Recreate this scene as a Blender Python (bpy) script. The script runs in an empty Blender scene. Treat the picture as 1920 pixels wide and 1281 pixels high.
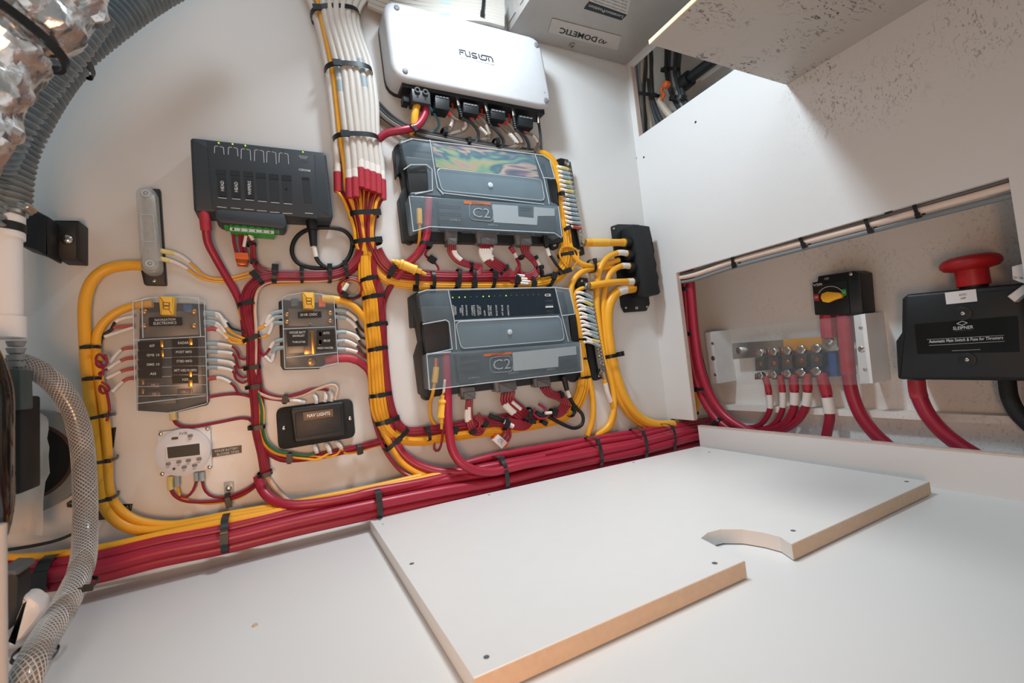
import bpy, bmesh, math, random
from mathutils import Vector, Matrix
random.seed(7)
V = Vector
scene = bpy.context.scene
COL = scene.collection
# ------------------------------------------------------------------ camera
# Metres. Main wall = plane Y 0 (faces -Y), right wall = plane X .988, floor Z -.29.
_x = V((1680, 135, -857)).normalized(); _y = V((-430, -85, -857)); _y = (_y - _x*_y.dot(_x)).normalized(); _z = _x.cross(_y)
R = Matrix((_x, _y, _z))                 # camera vector -> world vector
EYE = V((0, -1, 0)); FPX = 857.0
cd = bpy.data.cameras.new('camera'); cam = bpy.data.objects.new('camera', cd); COL.objects.link(cam)
cd.sensor_width = 36; cd.lens = FPX*36/1920; cd.clip_start = .01
cam.matrix_world = Matrix.Translation(EYE) @ R.to_4x4()
cd.dof.use_dof = True; cd.dof.focus_distance = .98; cd.dof.aperture_fstop = 6.5
scene.camera = cam
# ------------------------------------------------------------------ light
def lin(c):
    if isinstance(c, str):
        c = tuple(int(c[i:i+2], 16)/255 for i in (0, 2, 4))
    return tuple(((x+.055)/1.055)**2.4 if x > .04045 else x/12.92 for x in c[:3]) + (1,)
w = bpy.data.worlds.new('world'); scene.world = w; w.use_nodes = True
w.node_tree.nodes['Background'].inputs[0].default_value = lin('dfe8ea')
w.node_tree.nodes['Background'].inputs[1].default_value = .30
def area(name, loc, aim, size, power, col, sy=None):
    d = bpy.data.lights.new(name, 'AREA'); d.energy = power; d.color = lin(col)[:3]; d.size = size
    if sy: d.shape = 'RECTANGLE'; d.size_y = sy
    o = bpy.data.objects.new(name, d); COL.objects.link(o); o.location = loc
    o.rotation_euler = (V(aim)-V(loc)).to_track_quat('-Z', 'Y').to_euler(); return o
area('work_light', (.33, -.30, .915), (.85, -.42, .2), .09, 6.2, 'e6f5ff')
area('hatch_daylight', (-.05, -.85, 1.15), (.35, -.1, 0), .5, 2.4, 'e6f0f8')
area('cabin_light', (-.15, -1.18, -.16), (.02, 0, -.16), .22, 4.4, 'ffbf8c')  # added warm fill that tints the lower left wall, not a known lamp
sd = bpy.data.lights.new('hatch_spot', 'SPOT'); sd.energy = 35; sd.color = lin('fbfbfa')[:3]; sd.spot_size = math.radians(62); sd.spot_blend = .9; sd.shadow_soft_size = .07  # added spot to brighten the board, cone narrowed to miss the amplifier
so = bpy.data.objects.new('hatch_spot', sd); COL.objects.link(so); so.location = (.50, -.44, 1.12); so.rotation_euler = (V((.42, -.22, -.29))-V(so.location)).to_track_quat('-Z', 'Y').to_euler()
scene.view_settings.view_transform = 'Standard'; scene.view_settings.look = 'None'
scene.view_settings.gamma = 1; scene.view_settings.use_curve_mapping = False
scene.view_settings.exposure = 0.06
# ------------------------------------------------------------------ materials
MATS = {}
def mat(name, c, rough=.5, metal=0, bump=0, bscale=200, var=.06, vscale=40, alpha=1, spec=.5, coat=0, emit=0, stretch=None):
    if name in MATS: return MATS[name]
    m = bpy.data.materials.new(name); m.use_nodes = True; nt = m.node_tree; b = nt.nodes['Principled BSDF']
    L = nt.links.new; c = lin(c)
    tc = nt.nodes.new('ShaderNodeTexCoord'); src = tc.outputs['Object']
    if stretch:
        mp = nt.nodes.new('ShaderNodeMapping'); mp.inputs['Scale'].default_value = stretch; L(src, mp.inputs[0]); src = mp.outputs[0]
    n = nt.nodes.new('ShaderNodeTexNoise'); n.inputs['Scale'].default_value = vscale; n.inputs['Detail'].default_value = 3; L(src, n.inputs['Vector'])
    mx = nt.nodes.new('ShaderNodeMix'); mx.data_type = 'RGBA'
    mx.inputs['A'].default_value = tuple(x*(1-var) for x in c[:3])+(1,); mx.inputs['B'].default_value = tuple(min(1, x*(1+var)) for x in c[:3])+(1,)
    L(n.outputs['Fac'], mx.inputs['Factor']); L(mx.outputs['Result'], b.inputs['Base Color'])
    b.inputs['Roughness'].default_value = rough; b.inputs['Metallic'].default_value = metal
    b.inputs['Specular IOR Level'].default_value = spec; b.inputs['Alpha'].default_value = alpha
    b.inputs['Coat Weight'].default_value = coat
    if emit: L(mx.outputs['Result'], b.inputs['Emission Color']); b.inputs['Emission Strength'].default_value = emit
    if bump:
        n2 = nt.nodes.new('ShaderNodeTexNoise'); n2.inputs['Scale'].default_value = bscale; n2.inputs['Detail'].default_value = 4; L(src, n2.inputs['Vector'])
        bp = nt.nodes.new('ShaderNodeBump'); bp.inputs['Strength'].default_value = bump; bp.inputs['Distance'].default_value = .002
        L(n2.outputs['Fac'], bp.inputs['Height']); L(bp.outputs['Normal'], b.inputs['Normal'])
    MATS[name] = m; return m
WALL = mat('white_gelcoat', 'd9dad9', .33, bump=.12, bscale=60, var=.02, vscale=5)
BOARD = mat('white_board', 'dddcda', .4, bump=.05, bscale=300, var=.02)
EDGE = mat('board_edge', 'c3ae98', .7, var=.12, vscale=120)
RED = mat('red_cable', '9c1f38', .38, var=.08, vscale=30)
DRED = mat('dark_red_wire', '8a1a2c', .4, var=.1, vscale=30)
SHR = mat('red_heat_shrink', 'b03040', .5, var=.12, vscale=90, bump=.2)
YEL = mat('yellow_cable', 'e8a82a', .4, var=.06, vscale=30)
LYEL = mat('yellow_plastic', 'eebb42', .4, var=.04)
WHT = mat('white_cable', 'd2cdc6', .42, var=.05, vscale=60)
PWHT = mat('white_plastic', 'e4e4e4', .35, var=.02, bump=.03)
SLV = mat('white_label_sleeve', 'e6e2dc', .5, var=.12, vscale=350)
CRM = mat('cream_wire', 'd8b9a0', .45)
BLK = mat('black_nylon', '0f1315', .42, var=.2)
BLK2 = mat('black_plastic', '13171a', .45, bump=.12, bscale=500, var=.15)
BLK3 = mat('black_textured', '171b1e', .6, bump=.5, bscale=700, var=.3, vscale=400)
RUB = mat('black_rubber', '15191b', .5, var=.2)
SLATE = mat('slate_plastic', '323a41', .5, bump=.1, bscale=700, var=.05)
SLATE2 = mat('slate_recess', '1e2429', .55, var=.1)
GRY = mat('grey_plastic', '77777a', .5, var=.06)
LGRY = mat('light_grey_plastic', 'a9acad', .5)
PRINT = mat('white_print', 'c9cdd0', .6, var=.1)
DPRINT = mat('dark_print', '1b2124', .6)
MET = mat('steel', 'c4c0ba', .22, 1, var=.1)
TIN = mat('tinned_copper', 'b5b0a8', .3, 1, var=.12, bump=.2)
BRASS = mat('brass', 'c98f4a', .28, 1, var=.15)
COPP = mat('copper', 'c66a3c', .3, 1, var=.15)
GRN = mat('green_plastic', '2f9a38', .45)
GRW = mat('green_wire', '1d6a48', .45)
ORG = mat('orange_plastic', 'd8642a', .4)
BLU = mat('blue_plastic', '20508c', .4)
TEAL = mat('teal_wire', '3f7f92', .4)
TAUP = mat('taupe_wire', '87796c', .35, var=.15, vscale=60)
CHAR = mat('charcoal_sheath', '3a3f43', .45, var=.2)
GHOSE = mat('grey_hose', '8d8f90', .4)
HOSE = mat('dark_hose', '7a8488', .3, var=.15)
LBLK = mat('glossy_label', '0c0e10', .5)
RUSH = mat('red_button', 'b01c22', .38)
PAPER = mat('paper_tag', 'c4beb6', .6, bump=.3, bscale=25)
DARK = mat('dark_void', '171513', .8)
LIME = mat('green_lamp', '9be03c', .4, emit=1.2)
AMBC = mat('amber_plastic', 'c88a26', .35)
PALEB = mat('pale_blue_sleeve', '9fb2ba', .4, var=.12, vscale=300)
PALEY = mat('pale_yellow_sleeve', 'd9cb84', .4, var=.1, vscale=300)
ROSE = mat('rose_sleeve', 'b5524e', .4, var=.15, vscale=300)
DGRY = mat('dark_grey_print', '55595c', .6)
LABW = mat('pale_label', '8f9aa0', .5, var=.06, vscale=300)
def clear(name, tint, k, rough=.18, colors=False):
    m = bpy.data.materials.new(name); m.use_nodes = True; nt = m.node_tree; b = nt.nodes['Principled BSDF']; L = nt.links.new
    out = nt.nodes['Material Output']; tr = nt.nodes.new('ShaderNodeBsdfTransparent'); mx = nt.nodes.new('ShaderNodeMixShader')
    tr.inputs[0].default_value = (.96, .97, .97, 1)
    b.inputs['Base Color'].default_value = lin(tint); b.inputs['Roughness'].default_value = rough; b.inputs['Specular IOR Level'].default_value = .8
    tc = nt.nodes.new('ShaderNodeTexCoord'); n = nt.nodes.new('ShaderNodeTexNoise'); n.inputs['Scale'].default_value = 30; L(tc.outputs['Object'], n.inputs['Vector'])
    r = nt.nodes.new('ShaderNodeMapRange'); r.inputs['To Min'].default_value = k-.05; r.inputs['To Max'].default_value = k+.05
    L(n.outputs['Fac'], r.inputs['Value']); L(r.outputs[0], mx.inputs[0]); L(tr.outputs[0], mx.inputs[1]); L(b.outputs[0], mx.inputs[2]); L(mx.outputs[0], out.inputs['Surface'])
    if colors:   # iridescent sheen of the stressed cover, painted into the base colour
        mp = nt.nodes.new('ShaderNodeMapping'); mp.inputs['Scale'].default_value = (8, 8, 24); L(tc.outputs['Object'], mp.inputs[0])
        n3 = nt.nodes.new('ShaderNodeTexNoise'); n3.inputs['Scale'].default_value = 1; n3.inputs['Detail'].default_value = 2; n3.inputs['Distortion'].default_value = 1.0; L(mp.outputs[0], n3.inputs['Vector'])
        cr = nt.nodes.new('ShaderNodeValToRGB'); cols = ['5a7a8c', '8fa7ad', 'c8a89a', 'a8b88e', '86ac9c', '5a7a90', 'ccbca8', '8f7f96', '5c7a88', 'c09a74', '3f5868']
        e = cr.color_ramp.elements; e[0].position = .25; e[0].color = lin(cols[0]); e[1].position = .75; e[1].color = lin(cols[-1])
        for i, c in enumerate(cols[1:-1]): q = e.new(.25+.5*(i+1)/(len(cols)-1)); q.color = lin(c)
        L(n3.outputs['Fac'], cr.inputs[0]); L(cr.outputs[0], b.inputs['Base Color'])
    MATS[name] = m; return m
CLEAR = clear('clear_polycarbonate', '93a9b6', .27)
CLEARE = clear('clear_edge', 'd6e2ea', .62)
RAIN = clear('stressed_polycarbonate', '7fa0b0', .55, colors=True)
FCLEAR = clear('frosted_cover', 'c8c0b6', .42, .25)
CLR2 = clear('thin_acrylic', 'c8cccc', .07, .1)
CLR3 = clear('clear_lens', 'd0d2d0', .34, .2)
SLVC = clear('clear_crimp_sleeve', 'dfe2e2', .7, .25)
# ------------------------------------------------------------------ geometry from the calibrated view
def depth(p): return -(R.inverted() @ (p-EYE)).z
def ray(px, py): return R @ V((px-960, -(py-640.5), -FPX))
class Plane:
    def __init__(s, n, d, ex, ez): s.n = V(n); s.d = d; s.ex = V(ex); s.ez = V(ez)
    def at(s, px, py, h=0):
        r = ray(px, py); return EYE + r*((s.d+h-EYE.dot(s.n))/r.dot(s.n))
    def two(s, p): return (p.dot(s.ex), p.dot(s.ez))
    def three(s, q, h): return s.ex*q[0]+s.ez*q[1]+s.n*(s.d+h)
M = Plane((0, -1, 0), 0, (1, 0, 0), (0, 0, 1))
def RW(x): return Plane((-1, 0, 0), -x, (0, -1, 0), (0, 0, 1))
RB = RW(1.17)                            # back of the recess
RF = RW(.988)                            # face of the right wall
def CE(z): return Plane((0, 0, -1), -z, (1, 0, 0), (0, -1, 0))
def FL(z): return Plane((0, 0, 1), z, (1, 0, 0), (0, 1, 0))
def rounded(q, r, seg=4):
    if not r: return [V(a) for a in q]
    out = []; n = len(q)
    for i in range(n):
        p, a, b = V(q[i]), V(q[i-1]), V(q[(i+1) % n]); rr = r[i] if isinstance(r, (list, tuple)) else r
        u = a-p; v = b-p; ang = u.angle(v)
        if rr <= 0 or ang > 3.0: out.append(p); continue
        t = min(rr/math.tan(ang/2), u.length*.48, v.length*.48)
        s, e = p+u.normalized()*t, p+v.normalized()*t
        for k in range(seg+1):
            f = k/seg; out.append((1-f)**2*s+2*f*(1-f)*p+f*f*e)
    return out
def inset(q, d):
    n = len(q); area2 = sum(q[i].x*q[(i+1) % n].y-q[(i+1) % n].x*q[i].y for i in range(n)); sg = 1 if area2 > 0 else -1
    out = []
    for i in range(n):
        a, p, b = q[i-1], q[i], q[(i+1) % n]
        u = (p-a); v = (b-p)
        if u.length < 1e-9 or v.length < 1e-9: out.append(p.copy()); continue
        u.normalize(); v.normalize(); n1 = V((-u.y, u.x))*sg; n2 = V((-v.y, v.x))*sg; m = n1+n2
        if m.length < 1e-6: m = n1
        m.normalize(); out.append(p+m*d/max(.5, m.dot(n1)))
    return out
class Geo:
    def __init__(s): s.v = []; s.f = []; s.mi = []
    def add(s, vs, fs):
        o = len(s.v); s.v += vs; s.f += [tuple(i+o for i in f) for f in fs]; return s
    def loft(s, rings, cap=True, closed=False):
        n = len(rings[0]); vs = [p for r in rings for p in r]; fs = []
        m = len(rings)
        for k in range(m if closed else m-1):
            a, b = k*n, ((k+1) % m)*n
            for i in range(n): j = (i+1) % n; fs.append((a+i, a+j, b+j, b+i))
        if cap and not closed: fs.append(tuple(range(n-1, -1, -1))); fs.append(tuple((m-1)*n+i for i in range(n)))
        return s.add(vs, fs)
    def prism(s, pl, pts, h0, h1, r=0, bev=.0015, hp=None, taper=0, seg=2):
        """outline given in photograph pixels on the front plane; hp: plane height the pixels are read at"""
        q = [pl.two(pl.at(x, y, h1 if hp is None else hp)) for x, y in pts]
        return s.prism2(pl, q, h0, h1, r, bev, taper, seg)
    def prism2(s, pl, q, h0, h1, r=0, bev=.0015, taper=0, seg=2):
        q = rounded(q, r); rings = []
        base = inset(q, -taper) if taper else q
        rings.append([pl.three(p, h0) for p in base])
        bev = min(bev, (h1-h0)*.45)
        if bev > 0:
            for k in range(seg+1):
                a = k/seg*math.pi/2; ii = inset(q, bev*(1-math.cos(a)))
                rings.append([pl.three(p, h1-bev+bev*math.sin(a)) for p in ii])
        else: rings.append([pl.three(p, h1) for p in q])
        return s.loft(rings)
    def rect(s, pl, x0, y0, x1, y1, h0, h1, r=0, bev=.0008, hp=None):
        """axis-aligned (in the plane) box whose opposite front corners are two pixels"""
        H = h1 if hp is None else hp
        a = pl.two(pl.at(x0, y0, H)); b = pl.two(pl.at(x1, y1, H))
        return s.prism2(pl, [(a[0], a[1]), (b[0], a[1]), (b[0], b[1]), (a[0], b[1])], h0, h1, r, bev)
    def disc(s, pl, px, py, h0, h1, rp, n=14, dome=0, slot=False, bev=.0006, rm=None):
        c = pl.at(px, py, h1); r = rm or rp*depth(c)/FPX; q = pl.two(c)
        def ring(rr, h): return [pl.three((q[0]+rr*math.cos(2*math.pi*i/n), q[1]+rr*math.sin(2*math.pi*i/n)), h) for i in range(n)]
        rings = [ring(r, h0), ring(r, h1)]
        if dome:
            for k in (1, 2, 3): a = k*math.pi/2/3.3; rings.append(ring(r*math.cos(a), h1+dome*math.sin(a)))
        else: rings.append(ring(r*.85, h1+bev))
        return s.loft(rings)
    def annulus(s, pl, px, py, h0, h1, r1, r2, n=24):
        c = pl.at(px, py, h1); k = depth(c)/FPX; q = pl.two(c)
        def ring(rr, h): return [pl.three((q[0]+rr*k*math.cos(2*math.pi*i/n), q[1]+rr*k*math.sin(2*math.pi*i/n)), h) for i in range(n)]
        return s.loft([ring(r1, h0), ring(r1, h1), ring(r2, h1), ring(r2, h0)], closed=True)
    def tube(s, P, r, n=8, rs=None, flat=1):
        m = len(P); rings = []; T = [(P[min(i+1, m-1)]-P[max(i-1, 0)]).normalized() for i in range(m)]
        up = V((0, -1, 0)) if abs(T[0].y) < .9 else V((0, 0, 1))
        N = (up-T[0]*up.dot(T[0])).normalized()
        for i in range(m):
            N = N-T[i]*N.dot(T[i])
            if N.length < 1e-6: N = T[i].orthogonal()
            N.normalize(); B = T[i].cross(N); rr = rs[i] if rs else r
            rings.append([P[i]+N*rr*flat*math.cos(2*math.pi*k/n)+B*rr*math.sin(2*math.pi*k/n) for k in range(n)])
        return s.loft(rings)
    def cyl(s, a, b, r, n=12, r2=None): return s.loft(_cylrings(a, b, r, n, r2))
    def obj(s, name, m, parent=None, smooth=38, label=None, kind=None):
        me = bpy.data.meshes.new(name)
        o = bpy.data.objects.new(name, me); COL.objects.link(o)
        if parent is not None: org = parent['_o'] if '_o' in parent else None; org = V(org)
        else: org = s.v[0].copy() if s.v else V()
        if parent is None: o.location = org; o['_o'] = tuple(org)
        else: o.parent = parent; o['_o'] = tuple(org)
        me.from_pydata([tuple(p-org) for p in s.v], [], s.f)
        bm = bmesh.new(); bm.from_mesh(me); bmesh.ops.recalc_face_normals(bm, faces=bm.faces); bm.to_mesh(me); bm.free()
        me.materials.append(m)
        if smooth:
            me.polygons.foreach_set('use_smooth', [True]*len(me.polygons)); me.set_sharp_from_angle(angle=math.radians(smooth))
        if label: o['label'] = label
        if kind: o['kind'] = kind
        return o
def _cylrings(a, b, r, n, r2=None):
    a, b = V(a), V(b); d = (b-a).normalized(); u = d.orthogonal().normalized(); v = d.cross(u); r2 = r if r2 is None else r2
    return [[c+u*rr*math.cos(2*math.pi*k/n)+v*rr*math.sin(2*math.pi*k/n) for k in range(n)] for c, rr in ((a, r), (b, r2))]
def tag(o, label, cat, group=None):
    o['label'] = label; o['category'] = cat
    if group: o['group'] = group
    return o
def thing(name, label, cat, p, group=None):
    o = bpy.data.objects.new(name, None); COL.objects.link(o); o.location = p; o['_o'] = tuple(p); o.empty_display_size = .01
    return tag(o, label, cat, group)
ORD = ['first', 'second', 'third', 'fourth', 'fifth', 'sixth', 'seventh', 'eighth', 'ninth', 'tenth', 'eleventh', 'twelfth', 'thirteenth', 'fourteenth', 'fifteenth', 'sixteenth', 'seventeenth', 'eighteenth', 'nineteenth', 'twentieth']
# ------------------------------------------------------------------ text
_tc = {}
def glyphs(t, bold=0):
    k = (t, bold)
    if k not in _tc:
        c = bpy.data.curves.new('t', 'FONT'); c.body = t; c.size = 1; c.offset = bold; c.resolution_u = 2; c.space_line = .85; c.align_x = 'CENTER'
        o = bpy.data.objects.new('t', c); COL.objects.link(o); bpy.context.view_layer.update()
        me = bpy.data.meshes.new_from_object(o.evaluated_get(bpy.context.evaluated_depsgraph_get()))
        vs = [v.co.copy() for v in me.vertices]; fs = [tuple(p.vertices) for p in me.polygons]
        bpy.data.objects.remove(o); bpy.data.curves.remove(c); bpy.data.meshes.remove(me)
        x0 = min(v.x for v in vs); x1 = max(v.x for v in vs); y0 = min(v.y for v in vs); y1 = max(v.y for v in vs)
        _tc[k] = ([((v.x-x0)/(x1-x0), (v.y-y0)/max(1e-6, y1-y0)) for v in vs], fs)
    return _tc[k]
def text(t, pl, a, b, up, h, m, parent, bold=.0, name='lettering'):
    """a, b: pixel ends of the base line; up: pixel of the top of the first letter (any point above a)"""
    A, B, U = pl.at(*a, h), pl.at(*b, h), pl.at(*up, h)
    ex = B-A; ey = U-A; vs, fs = glyphs(t, bold)
    e = pl.n*.0003
    g = Geo(); g.add([A+ex*u+ey*v+e for u, v in vs], fs)
    return g.obj(name, m, parent, smooth=0)
# ------------------------------------------------------------------ wires and ties
def spline(P, step=.006):
    m = len(P); out = []
    for i in range(m-1):
        p0 = P[i-1] if i else P[0]*2-P[1]; p1 = P[i]; p2 = P[i+1]; p3 = P[i+2] if i+2 < m else P[i+1]*2-P[i]
        n = max(2, int((p2-p1).length/step))
        for k in range(n):
            t = k/n; out.append(.5*((2*p1)+(p2-p0)*t+(2*p0-5*p1+4*p2-p3)*t*t+(3*p1-p0-3*p2+p3)*t**3))
    out.append(P[-1].copy()); return out
def path(pts, h, pl): return [pl.at(p[0], p[1], p[2] if len(p) > 2 else h) for p in pts]
def rad(P, wpx): return wpx/2*depth(P[len(P)//2])/FPX
def sub(S, a, b):
    n = len(S)-1; i, j = int(a*n), max(int(a*n)+1, int(round(b*n))); return S[i:j+1]
def W(pts, wpx, m, label, h=.012, pl=M, name=None, cat=None, group=None, sl=(), n=8, step=.006, root=None, rm=None):
    """one wire; sl: (from, to, material, name, thickness)"""
    P = path(pts, h, pl); r = rm or rad(P, wpx); S = spline(P, step)
    nm = name or ('power_cable' if wpx > 9 else 'wire')
    g = Geo().tube(S, r, n)
    if root is None: o = tag(g.obj(nm, m), label, cat or ('cable' if nm == 'power_cable' else 'wire'), group)
    else: o = g.obj(nm, m, root, label=label)
    for a, b, mm, sn, k in sl: Geo().tube(sub(S, a, b), r*k, n).obj(sn, mm, o)
    return o
def offs(pts, off):
    out = []; m = len(pts)
    for i in range(m):
        a = pts[max(0, i-1)]; b = pts[min(m-1, i+1)]; dx, dy = b[0]-a[0], b[1]-a[1]; l = math.hypot(dx, dy) or 1
        hw = pts[i][2]; out.append((pts[i][0]+dy/l*off*hw, pts[i][1]-dx/l*off*hw))
    return out
CN = {}
def cname(m): return {'red_cable': 'red', 'dark_red_wire': 'red', 'yellow_cable': 'yellow', 'white_cable': 'white', 'cream_wire': 'cream', 'green_wire': 'green', 'black_nylon': 'black', 'taupe_wire': 'taupe', 'charcoal_sheath': 'charcoal', 'grey_hose': 'grey', 'black_rubber': 'black', 'grey_plastic': 'grey'}.get(m.name, m.name)
def bundle(pts, strands, desc, side='left', h=.015, pl=M, name=None, step=.007, n=8):
    """pts: (px, py, half width px); strands: (offset -1..1, extra height, width px, material), listed from `side`"""
    cnt = {}; tot = {}
    for s_ in strands: tot[cname(s_[3])] = tot.get(cname(s_[3]), 0)+1
    for off, dh, wpx, m in strands:
        c = cname(m); k = cnt.get(c, 0); cnt[c] = k+1
        lab = (f'{ORD[k]} {c} ' + ('cable' if wpx > 9 else 'wire') + f' from the {side} in {desc}') if tot[c] > 1 else f'the one {c} ' + ('cable' if wpx > 9 else 'wire') + f' in {desc}'
        q = offs(pts, off)
        W([(a, b, (pts[i][3] if len(pts[i]) > 3 else h)+dh) for i, (a, b) in enumerate(q)], wpx, m, lab, pl=pl, name=name, step=step, n=n)
def tie(x0, y0, x1, y1, label, h=.015, b=.014, w=5, pl=M, head=.5, tail=0, group=None, m=None, hs=1.25):
    """nylon tie round a bundle whose edges are the two pixels"""
    m = m or BLK
    A, B = pl.at(x0, y0, h), pl.at(x1, y1, h); c = (A+B)/2; e1 = (B-A)/2; a = e1.length; e1 = e1.normalized(); e3 = e1.cross(pl.n).normalized()
    wd = w*depth(c)/FPX/2; t = .0009; g = Geo(); n = 26; rings = []
    for k in range(n):
        th = 2*math.pi*k/n; cs, sn = math.cos(th), math.sin(th)
        x = math.copysign(abs(cs)**.75, cs); y = math.copysign(abs(sn)**.75, sn)
        p = c+e1*x*a+pl.n*y*b; q = c+e1*x*(a+t)+pl.n*y*(b+t)
        rings.append([p-e3*wd, p+e3*wd, q+e3*wd, q-e3*wd])
    g.loft(rings, closed=True)
    o = tag(g.obj('cable_tie', m, smooth=30), label, 'cable tie', group)
    x = (head*2-1); y = (1-abs(x)**2.6)**(1/2.6) if abs(x) < 1 else 0
    hc = c+e1*x*a+pl.n*(y*b+.0015); s_ = wd*hs
    g = Geo(); g.loft([[hc+e1*sx*s_*1.3+e3*sz*s_+pl.n*hh for sx, sz in ((-1, -1), (1, -1), (1, 1), (-1, 1))] for hh in (-.001, .003)])
    if tail: g.loft([[hc+e1*tx+e3*sz*wd*.8+pl.n*hh for sz, hh in ((-1, .0), (1, .0), (1, .0015), (-1, .0015))] for tx in (0, tail)])
    g.obj('tie_head', m, o); return o
def ties(L, desc, frm='left', **k):
    for i, t in enumerate(L):
        kk = dict(k); 
        if isinstance(t[-1], dict): kk.update(t[-1]); t = t[:-1]
        tie(*t, f'{ORD[i]} black tie from the {frm} {desc}', **kk)
def screw(pl, px, py, h, rp, parent, m=None, name='screw', dome=.0018):
    g = Geo().disc(pl, px, py, h-.001, h, rp, 12, dome=dome)
    return g.obj(name, m or MET, parent)
def struct(g, name, m, smooth=0):
    o = g.obj(name, m, smooth=smooth); o['kind'] = 'structure'; return o
# ------------------------------------------------------------------ setting
def specks(name, base, box=None, amount=.5):
    m = bpy.data.materials.new(name); m.use_nodes = True; nt = m.node_tree; b = nt.nodes['Principled BSDF']; L = nt.links.new
    gp = nt.nodes.new('ShaderNodeNewGeometry'); P = gp.outputs['Position']
    def noise(sc, det=2, st=None, dist=0):
        src = P
        if st: mp = nt.nodes.new('ShaderNodeMapping'); mp.inputs['Scale'].default_value = st; mp.inputs['Rotation'].default_value = (.3, .2, .5); L(P, mp.inputs[0]); src = mp.outputs[0]
        n = nt.nodes.new('ShaderNodeTexNoise'); n.inputs['Scale'].default_value = sc; n.inputs['Detail'].default_value = det; n.inputs['Distortion'].default_value = dist; L(src, n.inputs['Vector']); return n.outputs['Fac']
    def rng(src, a, c, d=0, e=1):
        r = nt.nodes.new('ShaderNodeMapRange'); r.inputs['From Min'].default_value = a; r.inputs['From Max'].default_value = c; r.inputs['To Min'].default_value = d; r.inputs['To Max'].default_value = e; L(src, r.inputs['Value']); return r.outputs[0]
    def mul(a, c):
        q = nt.nodes.new('ShaderNodeMath'); q.operation = 'MULTIPLY'; L(a, q.inputs[0]); L(c, q.inputs[1]); return q.outputs[0]
    s = mul(rng(noise(62, 3, (1, 3.2, 1.8), 1.2), .57, .63), rng(noise(9, 2), .42, .60))
    if box:
        sp = nt.nodes.new('ShaderNodeSeparateXYZ'); L(P, sp.inputs[0])
        s = mul(s, rng(sp.outputs['Y'], box[0], box[0]-.12)); s = mul(s, rng(sp.outputs['Z'], box[1], box[1]+.12))
    mx = nt.nodes.new('ShaderNodeMix'); mx.data_type = 'RGBA'; mx.inputs['A'].default_value = lin(base); mx.inputs['B'].default_value = lin('3a3a3a')
    L(rng(s, 0, 1, 0, amount), mx.inputs['Factor']); L(mx.outputs['Result'], b.inputs['Base Color']); b.inputs['Roughness'].default_value = .5
    bp = nt.nodes.new('ShaderNodeBump'); bp.inputs['Strength'].default_value = .35; bp.inputs['Distance'].default_value = .004
    L(noise(38 if not box else 16, 4), bp.inputs['Height']); L(bp.outputs[0], b.inputs['Normal']); return m
WALLR = specks('sprayed_gelcoat', 'd9d9d8', (-.42, .33), .65)
ROUGH = specks('rough_fibreglass', 'b5b0aa', None, .95)
BACK = specks('recess_fibreglass', 'eae8e4', (-.1, -.5), .2)
def boxw(g, a, b, ):
    (x0, y0, z0), (x1, y1, z1) = a, b
    g.loft([[V((x0, y0, z)), V((x1, y0, z)), V((x1, y1, z)), V((x0, y1, z))] for z in (z0, z1)]); return g
struct(boxw(Geo(), (-1.6, 0, -.29), (.988, .015, 1.5)), 'wall_back', WALL)
struct(boxw(Geo(), (-1.6, -2.0, -.31), (.988, .015, -.29)), 'floor', WALL)
def gridwall():
    T = .012; x0 = .988; x1 = x0+T
    ys = sorted([.015, -.012, -.02, -.095, -.106, -.5, -.745, -2.0], reverse=True); zs = [-.31, -.281, -.22, -.207, .2, .625, .84, 1.5]
    holes = [(-.745, -.095, -.22, .2), (-.5, -.02, .625, .84), (-.106, -.012, -.281, -.207)]
    def inh(y, z): return any(a < y < b and c < z < d for a, b, c, d in holes)
    ny, nz = len(ys)-1, len(zs)-1
    solid = {(i, j): not inh((ys[i]+ys[i+1])/2, (zs[j]+zs[j+1])/2) for i in range(ny) for j in range(nz)}
    g = Geo(); idx = {}
    for i, y in enumerate(ys):
        for j, z in enumerate(zs):
            idx[i, j] = len(g.v); g.v += [V((x0, y, z)), V((x1, y, z))]
    for (i, j), s in solid.items():
        if not s: continue
        a, b, c, d = idx[i, j], idx[i+1, j], idx[i+1, j+1], idx[i, j+1]
        g.f += [(a, b, c, d), (a+1, d+1, c+1, b+1)]
        for (di, dj, p, q) in ((-1, 0, a, d), (1, 0, b, c), (0, -1, a, b), (0, 1, d, c)):
            if not solid.get((i+di, j+dj), False): g.f.append((p, p+1, q+1, q))
    return g
struct(gridwall(), 'wall_right', WALLR)
# sawn plywood edges of the two openings
struct(boxw(Geo(), (.9875, -.0975, -.205), (1.0, -.0952, .2)), 'trim_1', mat('sawn_edge', 'c9b7ac', .7, var=.2, vscale=90, stretch=(1, 1, 4)))
struct(boxw(Geo(), (.9875, -.745, -.2225), (1.0, -.106, -.2198)), 'trim_2', MATS['sawn_edge'])
struct(boxw(Geo(), (.9875, -.0215, .625), (1.003, -.0195, .84)), 'trim_3', MATS['sawn_edge'])
struct(boxw(Geo(), (1.17, -2.0, -.31), (1.19, .25, 1.5)), 'wall_recess', BACK)
struct(boxw(Geo(), (1.0, .25, -.31), (1.19, .27, 1.5)), 'wall_recess_end', BACK)
struct(boxw(Geo(), (1.0, -2.0, -.31), (1.17, .25, -.29)), 'floor_recess', BACK)
struct(boxw(Geo(), (1.0, -2.0, 1.0), (1.17, .25, 1.02)), 'ceiling_recess', BACK)
struct(boxw(Geo(), (1.0, .015, -.31), (1.17, .03, .5)), 'wall_recess_side', BACK)
struct(boxw(Geo(), (1.14, -.75, -.20), (1.17, .015, -.185)), 'trim_recess', BACK)
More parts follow.
